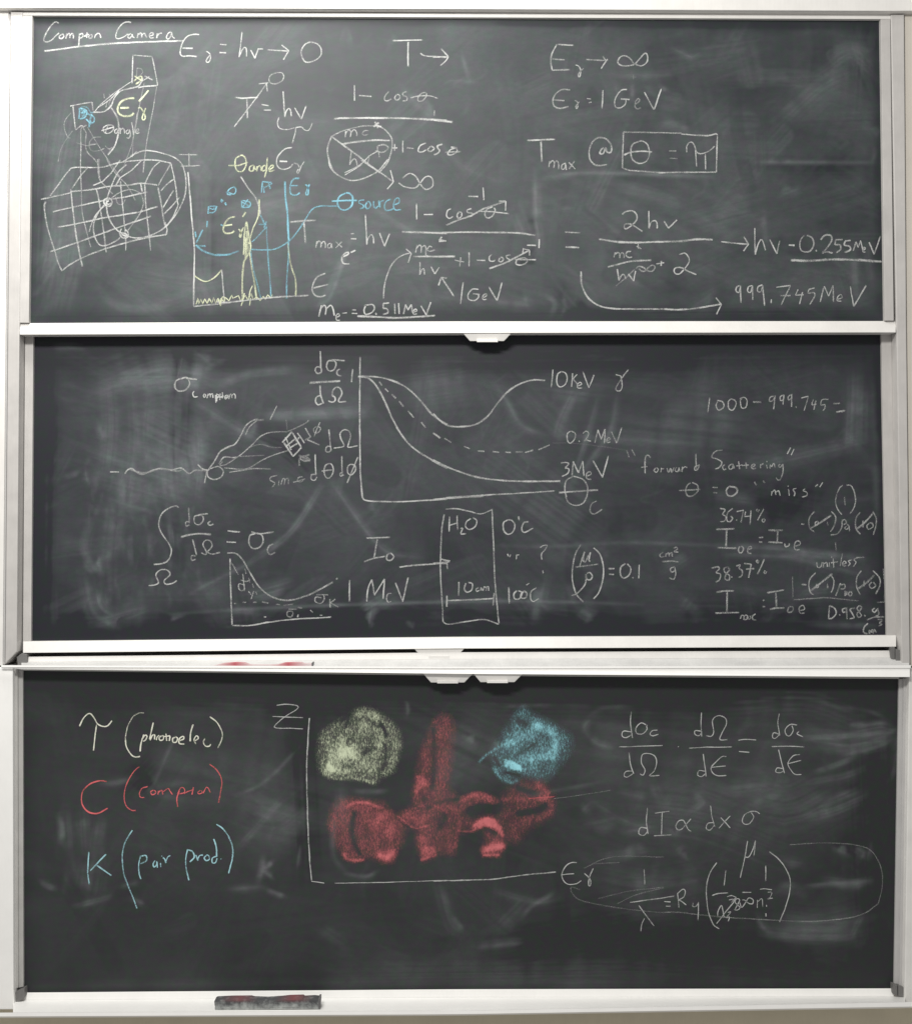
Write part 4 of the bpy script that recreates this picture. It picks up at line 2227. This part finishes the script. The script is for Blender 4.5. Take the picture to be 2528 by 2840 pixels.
# density fields on regular grids in photograph pixels
srng = np.random.default_rng(5)
class Grid:
    def __init__(s, x0, y0, x1, y1, step):
        s.nx = int((x1 - x0) / step) + 1; s.ny = int((y1 - y0) / step) + 1
        s.xs = np.linspace(x0, x1, s.nx); s.ys = np.linspace(y0, y1, s.ny); s.v = np.zeros((s.ny, s.nx))
    def win(s, x0, y0, x1, y1):
        i0, i1 = np.searchsorted(s.xs, [x0, x1]); j0, j1 = np.searchsorted(s.ys, [y0, y1])
        return slice(j0, j1), slice(i0, i1)
    def dist(s, P, r):
        P = np.array(P, float); sl = s.win(P[:, 0].min() - r, P[:, 1].min() - r, P[:, 0].max() + r, P[:, 1].max() + r)
        X, Y = np.meshgrid(s.xs[sl[1]], s.ys[sl[0]]); d = np.full(X.shape, 1e9)
        for a, b in zip(P[:-1], P[1:]):
            ab = b - a; q = max(ab @ ab, 1e-9)
            t = np.clip(((X - a[0]) * ab[0] + (Y - a[1]) * ab[1]) / q, 0, 1)
            d = np.minimum(d, np.hypot(X - a[0] - t * ab[0], Y - a[1] - t * ab[1]))
        return sl, d, X, Y
    def line(s, amp, wd, pw, P, streak=True):
        P = catmull(P, max(8, wd / 2)) if len(P) > 2 else densify(P, 40)
        P = np.array(P, float); r = wd * 2.4
        sl = s.win(P[:, 0].min() - r, P[:, 1].min() - r, P[:, 0].max() + r, P[:, 1].max() + r)
        X, Y = np.meshgrid(s.xs[sl[1]], s.ys[sl[0]])
        if not X.size: return
        d = np.full(X.shape, 1e9); sg = np.zeros(X.shape); al = np.zeros(X.shape); L0 = 0.0
        for a, b in zip(P[:-1], P[1:]):
            ab = b - a; q = max(ab @ ab, 1e-9); ln = math.sqrt(q)
            t = np.clip(((X - a[0]) * ab[0] + (Y - a[1]) * ab[1]) / q, 0, 1)
            dx = X - a[0] - t * ab[0]; dy = Y - a[1] - t * ab[1]; e = np.hypot(dx, dy); m = e < d
            d = np.where(m, e, d); sg = np.where(m, (dx * -ab[1] + dy * ab[0]) / ln, sg); al = np.where(m, L0 + t * ln, al); L0 += ln
        v = np.exp(-(d / wd) ** pw)
        if streak:
            k1 = srng.uniform(0, 1, 90); k2 = srng.uniform(0, 1, 40)
            a1 = np.interp(sg, np.linspace(-r, r, max(6, min(90, int(r / 2.2)))), k1[:max(6, min(90, int(r / 2.2)))])
            a2 = np.interp(al, np.linspace(0, L0 + 1e-6, max(3, min(40, int(L0 / 26) + 3))), k2[:max(3, min(40, int(L0 / 26) + 3))])
            sk = srng.uniform(-1, 1)
            end = np.clip(np.minimum(al + sg * sk, L0 - al + sg * sk) / max(L0 * .3, 8) + .25, 0, 1)
            v = v * (.45 + .8 * a1) * (.5 + .75 * a2) * end
        s.v[sl] += amp * v
    def fill(s, amp, edge, P):
        P = P + [P[0]]; sl, d, X, Y = s.dist(P, edge * 2)
        if not d.size: return
        ins = np.zeros(X.shape, bool); Q = np.array(P, float)
        for a, b in zip(Q[:-1], Q[1:]):
            c = (a[1] > Y) != (b[1] > Y)
            ins ^= c & (X < (b[0] - a[0]) * (Y - a[1]) / (b[1] - a[1] + 1e-12) + a[0])
        sd = np.where(ins, d, -d); v = np.clip(sd / edge * .5 + .5, 0, 1)
        s.v[sl] = np.maximum(s.v[sl], amp * v)
def rnd_field(g, sx, sy, seed):
    r = np.random.default_rng(seed)
    w_, h_ = g.xs[-1] - g.xs[0], g.ys[-1] - g.ys[0]
    nx, ny = max(2, int(w_ / sx) + 2), max(2, int(h_ / sy) + 2); c = r.uniform(-1, 1, (ny, nx))
    fx = np.linspace(0, nx - 1.001, g.nx); fy = np.linspace(0, ny - 1.001, g.ny)
    ix, iy = fx.astype(int), fy.astype(int); tx, ty = fx - ix, fy - iy
    tx = tx * tx * (3 - 2 * tx); ty = (ty * ty * (3 - 2 * ty))[:, None]
    a = c[np.ix_(iy, ix)] * (1 - tx) + c[np.ix_(iy, ix + 1)] * tx
    b = c[np.ix_(iy + 1, ix)] * (1 - tx) + c[np.ix_(iy + 1, ix + 1)] * tx
    return a * (1 - ty) + b * ty
def parse_fields(txt):
    out = {}; cur = None; x0 = y0 = 0; s = 1
    for ln in txt.strip().split('\n'):
        a = ln.split()
        if a[0] == 'F': cur = out.setdefault(a[1], [])
        elif a[0] == 'r': x0, y0, s = map(float, a[1:])
        elif a[0] == 'g': cur.append(('g', float(a[1])))
        else:
            k = 3 if a[0] == 'a' else 2
            pr = list(map(float, a[1:1 + k])); pr[1] /= s
            cur.append((a[0], *pr, [tuple((x0 + float(q.split(',')[0]) / s, y0 + float(q.split(',')[1]) / s)) for q in a[1 + k:]]))
    return out
FD = parse_fields(FIELDS)
def wipes(g, n, seed, lo, hi, ang_sd=.5, k=.45):
    """eraser passes: each drags the dust inside a swath towards its own even, streaky level"""
    r = np.random.default_rng(seed)
    for _ in range(n):
        cx = r.uniform(g.xs[0], g.xs[-1]); cy = r.uniform(g.ys[0] + 30, g.ys[-1] - 40)
        an = r.normal(0, ang_sd) + (math.pi / 2 if r.random() < .3 else 0); ln = r.uniform(110, 420); wd = r.uniform(22, 48)
        cv = r.uniform(-.35, .35)
        t = np.linspace(-1, 1, 9); x = cx + np.cos(an) * t * ln / 2 - np.sin(an) * cv * ln * .3 * t * t
        y = cy + np.sin(an) * t * ln / 2 + np.cos(an) * cv * ln * .3 * t * t
        sl, d, X, Y = g.dist(np.stack([x, y], 1), wd * 1.2)
        if not d.size: continue
        across = (X - cx) * -np.sin(an) + (Y - cy) * np.cos(an); along = (X - cx) * np.cos(an) + (Y - cy) * np.sin(an)
        st = .35 * np.interp(across, np.linspace(-200, 200, 60), r.uniform(-1, 1, 60)) + .2 * np.interp(across, np.linspace(-200, 200, 150), r.uniform(-1, 1, 150))
        m = np.clip((wd - d) / (wd * .35), 0, 1); m = m * m * (3 - 2 * m)
        m *= np.clip(1 - np.maximum(0, -along / ln + .1) * 1.6, 0, 1)
        lev = r.uniform(lo, hi) * (1 + st)
        g.v[sl] = g.v[sl] * (1 - k * m) + lev * k * m
def grid_mesh(name, g, corner, ydepth, attr, mat, parent, label=None, cut=None):
    """corner: function (x, y) -> photograph pixel, used to fit the grid to the board's true edges"""
    X, Y = np.meshgrid(g.xs, g.ys); X, Y = corner(X, Y)
    s = (D + ydepth) / D; off = np.array(parent.location)
    co = np.stack([(X - 1264) * U * s - off[0], np.full(X.shape, ydepth - off[1]), (1420 - Y) * U * s - off[2]], -1).reshape(-1, 3)
    idx = np.arange(g.nx * g.ny).reshape(g.ny, g.nx)
    q = np.stack([idx[1:, :-1], idx[1:, 1:], idx[:-1, 1:], idx[:-1, :-1]], -1).reshape(-1, 4)
    val = g.v.reshape(-1)
    if cut is not None:
        q = q[(val[q] > cut).any(1)]; used = np.unique(q); mp = np.zeros(len(co), int); mp[used] = np.arange(len(used))
        q = mp[q]; co = co[used]; val = val[used]
    me = bpy.data.meshes.new(name)
    me.vertices.add(len(co)); me.vertices.foreach_set('co', co.astype('f').ravel())
    me.loops.add(q.size); me.loops.foreach_set('vertex_index', q.astype('i').ravel())
    me.polygons.add(len(q)); me.polygons.foreach_set('loop_start', (np.arange(len(q)) * 4).astype('i'))
    me.update(calc_edges=True)
    at_ = me.attributes.new(attr, 'FLOAT', 'POINT'); at_.data.foreach_set('value', val.astype('f'))
    me.materials.append(mat)
    o = bpy.data.objects.new(name, me); link(o, parent)
    if label: o["label"] = label
    return o

# ------------------------------------------------------------------ the wall behind
bm = bmesh.new()
q = [at(-1400, -1300, .14), at(3900, -1300, .14), at(3900, 2814, .14), at(-1400, 2814, .14)]
bm.faces.new([bm.verts.new(c) for c in q][::-1])
me = bpy.data.meshes.new("wall"); bm.to_mesh(me); bm.free()
tag(put("wall", me, M_wall), kind="structure")
bm = bmesh.new()
q = [at(-1400, 2790, .136), at(3900, 2790, .136), at(3900, 3700, .136), at(-1400, 3700, .136)]
bm.faces.new([bm.verts.new(c) for c in q][::-1])
me = bpy.data.meshes.new("lower_wall"); bm.to_mesh(me); bm.free()
tag(put("lower_wall", me, M_beige), kind="structure")

# ------------------------------------------------------------------ the three boards
# corners (photograph px): top-left, top-right, bottom-right, bottom-left of each writing surface
QUADS = {1: ((90, 42), (2441, 52), (2453, 890), (80, 896)), 2: ((93, 926), (2442, 922), (2458, 1762), (86, 1779)),
         3: ((64, 1856), (2492, 1880), (2478, 2741), (65, 2753))}
YB = {1: 0.012, 2: 0.062, 3: 0.040}
BM = {1: board_material("chalkboard_slate_upper", (.0135, .0178, .0192), (.46, .46, .475), (.39, .48, .465)),
      2: board_material("chalkboard_slate_middle", (.0125, .0150, .0175), (.43, .435, .47), (.38, .465, .455)),
      3: board_material("chalkboard_slate_lower", (.0205, .0240, .0225), (.43, .43, .46), (.40, .47, .45))}
def bil(quad, x0, y0, x1, y1, over=6):
    tl, tr, br, bl = [np.array(c, float) for c in quad]
    def f(X, Y):
        u = (X - x0) / (x1 - x0); v = (Y - y0) / (y1 - y0)
        top = tl[:, None, None] * (1 - u) + tr[:, None, None] * u; bot = bl[:, None, None] * (1 - u) + br[:, None, None] * u
        r = top * (1 - v) + bot * v
        # keep the smears where they were measured: only stretch the rim outwards under the frame
        return r[0], r[1]
    return f
def ghosts(g, k, base):
    """half-erased writing: short soft scribbles and scratches"""
    r = np.random.default_rng(200 + k); s = 1 / .7195
    zones = {1: [(80, 50, 1750, 630, 90, 0)], 2: [(175, 860, 400, 1190, 150, 1), (250, 740, 1740, 1240, 80, 0)],
             3: [(115, 1600, 215, 1750, 50, 1), (150, 1420, 560, 1820, 30, 0), (1150, 1400, 1780, 1880, 80, 0), (640, 1560, 1100, 1780, 30, 1)]}[k]
    for x0, y0, x1, y1, n, vert in zones:
        for _ in range(n):
            cx, cy = r.uniform(x0, x1) * s, r.uniform(y0, y1) * s
            if vert:
                ln = r.uniform(12, 70); P = [(cx, cy), (cx + r.normal(0, 5), cy + ln / 2), (cx + r.normal(0, 8), cy + ln)]; amp, wd = r.uniform(.2, .8), r.uniform(3, 9)
            else:
                an = r.uniform(0, 6.28); P = [(cx, cy)]
                for _q in range(r.integers(2, 6)):
                    an += r.normal(0, 1.1); st = r.uniform(12, 38); P.append((P[-1][0] + math.cos(an) * st, P[-1][1] + math.sin(an) * st * .8))
                amp, wd = r.uniform(.1, .55), r.uniform(3.5, 10)
            g.line(amp * base, wd, 2, P)
SM = {1: 2.3, 2: 2.3, 3: 2.6}
def make_board(k, label, px, py):
    th = empty("chalkboard", px, py, YB[k], label, "chalkboard", "chalkboards stacked one above the other")
    qd = QUADS[k]
    x0, x1 = (qd[0][0] + qd[3][0]) / 2, (qd[1][0] + qd[2][0]) / 2; y0, y1 = (qd[0][1] + qd[1][1]) / 2, (qd[2][1] + qd[3][1]) / 2
    g = Grid(x0, y0, x1, y1, 3.6); key = 'dust%d' % k
    base = [f for f in FD[key] if f[0] == 'g'][0][1]
    g.v += base * (1 + .5 * rnd_field(g, 420, 260, k) + .45 * rnd_field(g, 150, 120, k + 10))
    wipes(g, 150, 40 + k, base * .2, base * 2.0, .55, .45)
    for f in FD[key]:
        if f[0] == 'a': g.line(f[1] * SM[k], *f[2:])  # smears, plus painted shade below top rails and light bounced off the tray
    ghosts(g, k, base)
    wipes(g, 60, 80 + k, base * .3, base * 2.0, .6, .24)
    g.v += base * (.10 * rnd_field(g, 60, 14, k + 20) + .08 * rnd_field(g, 16, 60, k + 30) + .06 * rnd_field(g, 12, 12, k + 40))
    # dust value falls off towards all four edges
    X, Y = np.meshgrid(g.xs, g.ys); e = np.minimum.reduce([(X - x0) / 55, (x1 - X) / 50, (Y - y0) / 38, (y1 - Y) / 45])
    g.v *= np.clip(.35 + .65 * (e + .5 * rnd_field(g, 90, 60, k + 50)), .25, 1)
    g.v = np.clip(g.v * .9, .004, 1)
    grid_mesh("writing_surface", g, bil(qd, x0, y0, x1, y1), YB[k], 'dust', BM[k], th)
    return th
B1 = make_board(1, "upper chalkboard with the Compton Camera title, graph and equations", 1264, 926)
B2 = make_board(2, "middle chalkboard with the H2O box and curves labelled 10 keV", 1264, 1810)
B3 = make_board(3, "lower chalkboard with red, yellow and blue shaded chalk shapes", 1264, 2750)
li = 0
for k, th, gain in ((1, B1, 1.0), (2, B2, .95), (3, B3, 1.0)):
    WID = .57 if k < 3 else .50
    for nm, st in parse_strokes(STROKES[k]):
        if k == 3:
            st = [(a, {'b': 'c', 'y': 't'}.get(c, c), w_, al, p) for a, c, w_, al, p in st]
        chalk_part(nm, st, YB[k], th, LABELS[li], gain); li += 1
GA = {'yellow': .74, 'red': .74, 'blue': .80}
for key, lab in (('yellow', "round patch of pale yellow chalk shading"), ('red', "sprawling smudged area of red chalk shading"), ('blue', "round patch of blue chalk shading with a pointed tail")):
    P = np.array([p for f in FD[key] for p in f[-1]]); a, b = P.min(0) - 45, P.max(0) + 45
    g = Grid(a[0], a[1], b[0], b[1], 3.0)
    for f in FD[key]:
        if f[0] == 'e': g.fill(f[1] * (GA[key] if f[1] < .5 else 1), f[2] * (1.8 if f[1] < .5 else 1), f[3])
    for f in FD[key]:
        if f[0] == 'a': g.line(*f[1:], streak=False)
    m = g.v > 0.02
    g.v *= 1 + .28 * rnd_field(g, 26, 34, 5) + .2 * rnd_field(g, 10, 22, 6)
    g.v = np.clip(g.v, 0, 1.2)
    g.v[0, :] = g.v[-1, :] = 0; g.v[:, 0] = g.v[:, -1] = 0
    dy = {'yellow': .0030, 'red': .0026, 'blue': .0022}[key]
    grid_mesh("chalk_shading", g, lambda X, Y: (X, Y), YB[3] - dy, 'dens', SH[key], B3, lab, cut=.015)

# frames: board 1
prism("top_rail", [(64, 33), (2468, 39), (2468, 53), (64, 43)], -.006, .03, M_white, B1)
prism("side_stile", [(64, 43.2), (90, 43.2), (80.5, 895), (55, 895)], -.010, .03, M_side_shaded, B1)
prism("side_stile", [(2441, 53.2), (2467, 53.2), (2477, 889), (2452, 889)], -.010, .03, M_side_shaded, B1)
prism("bottom_rail", [(55, 896), (1264, 891), (2483, 890), (2483, 922), (1264, 923.5), (55, 928)], -.016, .05, M_white, B1, .003, tilt=.020)
# frames: board 2
prism("side_stile", [(70, 918), (93, 918), (86.5, 1779), (64, 1779)], .046, .09, M_side_shaded, B2)
prism("stile_groove", [(50, 918), (69.6, 918), (63.6, 1808), (44, 1808)], .072, .09, M_track, B2, 0)
prism("side_stile", [(2442, 914), (2470, 914), (2484, 1763), (2457.5, 1763)], .046, .09, M_side_shaded, B2)
prism("stile_groove", [(2470.4, 914), (2490, 914), (2500, 1799), (2484.4, 1799)], .072, .09, M_track, B2, 0)
prism("top_rail", [(93.5, 914), (2441.5, 912), (2441.5, 922), (93.5, 926)], .050, .09, M_white, B2)
prism("bottom_rail", [(64, 1779), (1264, 1767), (2484, 1762), (2484, 1794), (1264, 1799), (64, 1811)], .022, .09, M_white, B2, .003, tilt=.022)
# frames: board 3
prism("top_rail", [(36, 1851), (1264, 1856), (2522, 1853), (2522, 1878), (2480, 1878), (1264, 1869), (64, 1856.5), (36, 1854)], -.036, .09, M_white_lit, B3, .002, tilt=.012)
prism("top_bead", [(64, 1857), (1264, 1869.5), (2492, 1878.5), (2492, 1883), (1264, 1874), (64, 1860)], .020, .09, M_grey, B3, .001)
def stile(polys, ys, parent):
    for p, y in zip(polys, ys): prism("side_stile", p, y, .09, M_grey, parent, .0015)
prism("side_stile", [(36, 1852), (49.5, 1852), (51, 2739), (37, 2745)], .018, .09, M_grey, B3)
prism("side_stile", [(50, 1852), (64, 1855), (65.5, 2737), (51.5, 2740)], .028, .09, M_grey, B3)
prism("side_stile", [(2491.5, 1883), (2504, 1883), (2492, 2734), (2478, 2731)], .028, .09, M_track, B3)
prism("side_stile", [(2504.5, 1882), (2518, 1882), (2506.5, 2738), (2492.5, 2734)], .018, .09, M_track, B3)

# handles under the rails and on the lower board
def handle(parent, xa, xb, ya, xc, xd, yb, y, lipx, mat=M_white):
    """pull with a slanted recessed face, raised ends and a bright lip"""
    bm = bmesh.new()
    P = [at(xa, ya, y), at(xb, ya, y), at(xd, yb, y + .010), at(xc, yb, y + .010), at(xa, ya, y + .03), at(xb, ya, y + .03), at(xd, yb, y + .028), at(xc, yb, y + .028)]
    V = [bm.verts.new(p) for p in P]
    for f in ((0, 1, 2, 3), (5, 4, 7, 6), (4, 0, 3, 7), (1, 5, 6, 2), (3, 2, 6, 7), (4, 5, 1, 0)): bm.faces.new([V[i] for i in f])
    bmesh.ops.recalc_face_normals(bm, faces=bm.faces)
    bmesh.ops.bevel(bm, geom=bm.edges[:], offset=.0012, segments=2, affect='EDGES')
    me = bpy.data.meshes.new("handle"); bm.to_mesh(me); bm.free()
    h = put("handle", me, mat, parent)
    l = prism("handle_lip", [(lipx[0], yb - 5), (lipx[1], yb - 5), (lipx[1], yb + 2.5), (lipx[0], yb + 2.5)], y - .002, y + .012, M_white, None, .001)
    l.parent = h; l.data.transform(__import__('mathutils').Matrix.Translation(-Vector(parent.location)))
    return h
handle(B1, 1283, 1418, 923.5, 1303, 1397, 946, -.010, (1322, 1380))
handle(B2, 1148, 1287, 1799, 1170, 1264, 1823, .028, (1188, 1245))
handle(B3, 1172, 1312, 1867, 1195, 1287, 1893, -.020, (1212, 1270))
handle(B3, 1312, 1450, 1868, 1332, 1426, 1892, -.028, (1350, 1408))

# ------------------------------------------------------------------ surrounds
F1 = empty("board_surround", 1264, 1848, -.02, "white metal surround with side tracks around the upper two chalkboards", "frame")
prism("header", [(-1300, -1000), (3800, -1000), (3800, 27), (2505, 30), (2480, 30.5), (1264, 25), (25, 21), (-1300, 16)], -.040, .13, M_white, F1, .003)
prism("header_groove", [(23, 21), (2505, 30), (2505, 38.5), (23, 33)], .034, .12, M_grey, F1, 0)
prism("side_track", [(24, 33), (29, 33), (14, 1842), (8, 1842)], .004, .12, M_track, F1, .001)
prism("side_track", [(29.5, 33), (63, 33), (54.5, 928), (50, 1842), (47, 1815), (14.5, 1842)][:3] + [(47, 1808), (14.5, 1842)], -.012, .12, M_side_shaded, F1, .004)
prism("side_track", [(2468.5, 39), (2506, 39), (2512, 900), (2522, 1840), (2499, 1838), (2498, 1799), (2484, 900)], -.012, .12, M_side_shaded, F1, .004)
prism("gap_strip", [(60, 1811), (1264, 1799), (2485, 1794), (2485, 1806), (1264, 1811), (60, 1824)], .085, .12, M_gap, F1, 0)
prism("end_cap", [(47, 1822), (60, 1812), (75, 1815), (76, 1845), (50, 1845)], .012, .12, M_cap, F1, .001)  # dark track end, its shadow put into the colour
prism("end_cap", [(2468, 1795), (2480, 1795), (2480, 1832), (2470, 1826)], .012, .12, M_cap, F1, .001)
prism("end_cap", [(2483, 1799), (2498, 1804), (2495, 1838), (2483, 1832)], .004, .12, M_cap, F1, .001)
F2 = empty("board_surround", 1264, 2800, -.02, "white metal side posts beside the lower chalkboard", "frame")
prism("side_post", [(-1300, 1850), (36, 1851), (38, 2745), (40, 2783), (37, 2800), (-1300, 2800)], -.010, .12, M_white_lit, F2, .004)
prism("side_post", [(2519, 1883), (2523, 1853), (2528, 1853), (3800, 1853), (3800, 2790), (2507, 2790), (2507, 2738)], -.010, .12, M_white, F2, .004)
prism("end_cap", [(40, 2753), (68, 2741), (70, 2764), (64, 2772), (44, 2784)], .006, .12, M_cap, F2, .001)
prism("end_cap", [(2475, 2731), (2487, 2733), (2487, 2762), (2475, 2757)], .008, .12, M_cap, F2, .001)
prism("end_cap", [(2490, 2734), (2505, 2739), (2503, 2771), (2490, 2764)], .002, .12, M_cap, F2, .001)
# walls beside the upper surround stand slightly proud
prism("side_board", [(-1300, 30), (24, 30), (8, 1846), (-1300, 1846)], -.002, .12, M_white, F1, .002)  # left wall whiter than the right, overexposure put into its colour
prism("side_board", [(2507, 36), (3800, 36), (3800, 1848), (2523, 1848), (2513, 900)], -.002, .12, M_wall, F1, .002)

# trays: a lip, a sloping dusty ledge and a front edge
def tray(label, pts, ylip, yfront, py):
    """pts: rows of (left y, mid y, right y) in px with depth, front profile from top to bottom"""
    th = empty("chalk_tray", 1264, py, yfront, label, "chalk tray", "chalk trays under the boards")
    return th
def strip(name, rowA, rowB, mat, parent, xl, xr, ya, yb, n=40, thick=.006):
    """a sheet between two lines running across the picture; rowA/B = (left y, mid y, right y)"""
    bm = bmesh.new(); xs = np.linspace(xl, xr, n)
    def yv(r, x):
        u = (x - 1264) / 1240.0
        return r[1] + (r[2] - r[1]) * u if u > 0 else r[1] + (r[0] - r[1]) * -u
    A = [bm.verts.new(at(x, yv(rowA, x), ya)) for x in xs]; B = [bm.verts.new(at(x, yv(rowB, x), yb)) for x in xs]
    C = [bm.verts.new((v.co.x, v.co.y + thick, v.co.z - thick * .7)) for v in B]; E = [bm.verts.new((v.co.x, v.co.y + thick, v.co.z - thick * .7)) for v in A]
    for i in range(n - 1):
        bm.faces.new((A[i], A[i + 1], B[i + 1], B[i])); bm.faces.new((B[i], B[i + 1], C[i + 1], C[i]))
        bm.faces.new((C[i], C[i + 1], E[i + 1], E[i])); bm.faces.new((E[i], E[i + 1], A[i + 1], A[i]))
    bm.faces.new((A[0], B[0], C[0], E[0])); bm.faces.new((A[-1], E[-1], C[-1], B[-1]))
    bmesh.ops.recalc_face_normals(bm, faces=bm.faces)
    me = bpy.data.meshes.new(name); bm.to_mesh(me); bm.free()
    return put(name, me, mat, parent)
T1 = tray("narrow dusty tray under the middle chalkboard with red chalk dust", None, 0, -.03, 1848)
strip("upright_lip", (1822, 1809, 1804), (1836, 1828, 1824), M_white, T1, 78, 2468, .032, .026)
strip("ledge", (1836.3, 1828.3, 1824.3), (1844.5, 1848.5, 1844.5), M_tray, T1, 60, 2520, .025, -.028)
strip("front_edge", (1844.7, 1848.7, 1844.7), (1850.5, 1853.5, 1852.5), M_white_lit, T1, 4, 2524, -.029, -.030)
T2 = tray("long white chalk tray below the lower chalkboard, eraser lying on its left half", None, 0, -.06, 2800)
strip("upright_lip", (2753, 2743.5, 2741), (2774, 2766, 2763), M_white_lit, T2, 66, 2478, .032, .024)
strip("ledge", (2774.3, 2766.3, 2763.3), (2808, 2803, 2779), M_white_lit, T2, 37, 2508, .023, -.100)
strip("front_edge", (2808.3, 2803.3, 2779.3), (2819, 2813, 2792), M_white_lit, T2, -1200, 3700, -.102, -.104, thick=.02)
def felt_material(name, dark, pale, redc, lo, redo):
    m, t = nt(name); o = N(t, 'ShaderNodeOutputMaterial'); p = N(t, 'ShaderNodeBsdfPrincipled')
    tc = N(t, 'ShaderNodeTexCoord'); sx = N(t, 'ShaderNodeSeparateXYZ'); L(t, tc.outputs['Object'], sx.inputs[0])
    n1 = noise(t, 30, 4, .7); n2 = noise(t, 7, 2, .5); n3 = noise(t, 400, 2, .6)
    # pale dust caught along the lower edge of the felt
    h = math_(t, 'MULTIPLY_ADD', sx.outputs[2], -26.0, lo)
    d = math_(t, 'MULTIPLY', math_(t, 'ADD', h, math_(t, 'MULTIPLY_ADD', n1.outputs[0], 2.6, -1.3)), .75, clamp=True)
    c = mixc(t, d, dark, pale)
    g = math_(t, 'SUBTRACT', 1.0, math_(t, 'MULTIPLY', math_(t, 'ABSOLUTE', math_(t, 'SUBTRACT', math_(t, 'ABSOLUTE', math_(t, 'ADD', sx.outputs[0], .005)), .108)), 13.0), clamp=True)
    rr = math_(t, 'MULTIPLY', g, math_(t, 'MULTIPLY_ADD', sx.outputs[2], 52.0, redo, clamp=True), clamp=True)
    L(t, mixc(t, rr, c, redc), p.inputs['Base Color']); p.inputs['Roughness'].default_value = .95
    b = N(t, 'ShaderNodeBump'); b.inputs['Strength'].default_value = .5; b.inputs['Distance'].default_value = .002
    L(t, n3.outputs[0], b.inputs['Height']); L(t, b.outputs[0], p.inputs['Normal']); L(t, p.outputs[0], o.inputs[0]); return m
M_felt = felt_material("chalky_black_felt", (.075, .075, .078), (.50, .52, .50), (.24, .065, .072), .95, -1.45)
M_felt2 = felt_material("pink_dusted_felt", (.62, .52, .52), (.72, .66, .64), (.46, .10, .12), .2, 3.0)
M_back = paint("eraser_backing", (.16, .155, .155), .7, .2)
E1 = empty("chalk_eraser", 741, 2801, -.088, "long dark felt eraser with red chalk on top, lying on the bottom tray", "eraser", "felt erasers on the trays")
prism("felt_pad", [(594, 2778), (598, 2776), (640, 2774), (693, 2773.5), (700, 2775.5), (740, 2777), (778, 2774.5), (800, 2772), (838, 2771), (842, 2774), (870, 2772.5), (882, 2774), (884, 2793), (600, 2798), (595.5, 2790)], -.088, -.040, M_felt, E1, .002)
prism("backing", [(596, 2794), (886, 2792.5), (886, 2798), (596, 2801)], -.0865, -.042, M_felt, E1, .001)
prism("end_tab", [(882, 2772), (884, 2769), (888, 2769), (888, 2778), (886.5, 2797), (883, 2797)], -.089, -.045, M_back, E1, .001)
E2 = empty("chalk_eraser", 729, 1850, -.027, "thin sliver of a pink and red dusted eraser on the tray under the middle board", "eraser", "felt erasers on the trays")
prism("felt_pad", [(588, 1846), (620, 1840.5), (655, 1838), (676, 1839), (692, 1843), (770, 1843.5), (790, 1839), (834, 1838), (842, 1841), (866, 1840.5), (866, 1849), (588, 1848)], -.027, .005, M_felt2, E2, .001)
prism("end_tab", [(864, 1839), (868, 1836.5), (868.5, 1849.2), (864, 1849.2)], -.028, .004, M_back, E2, .0005)
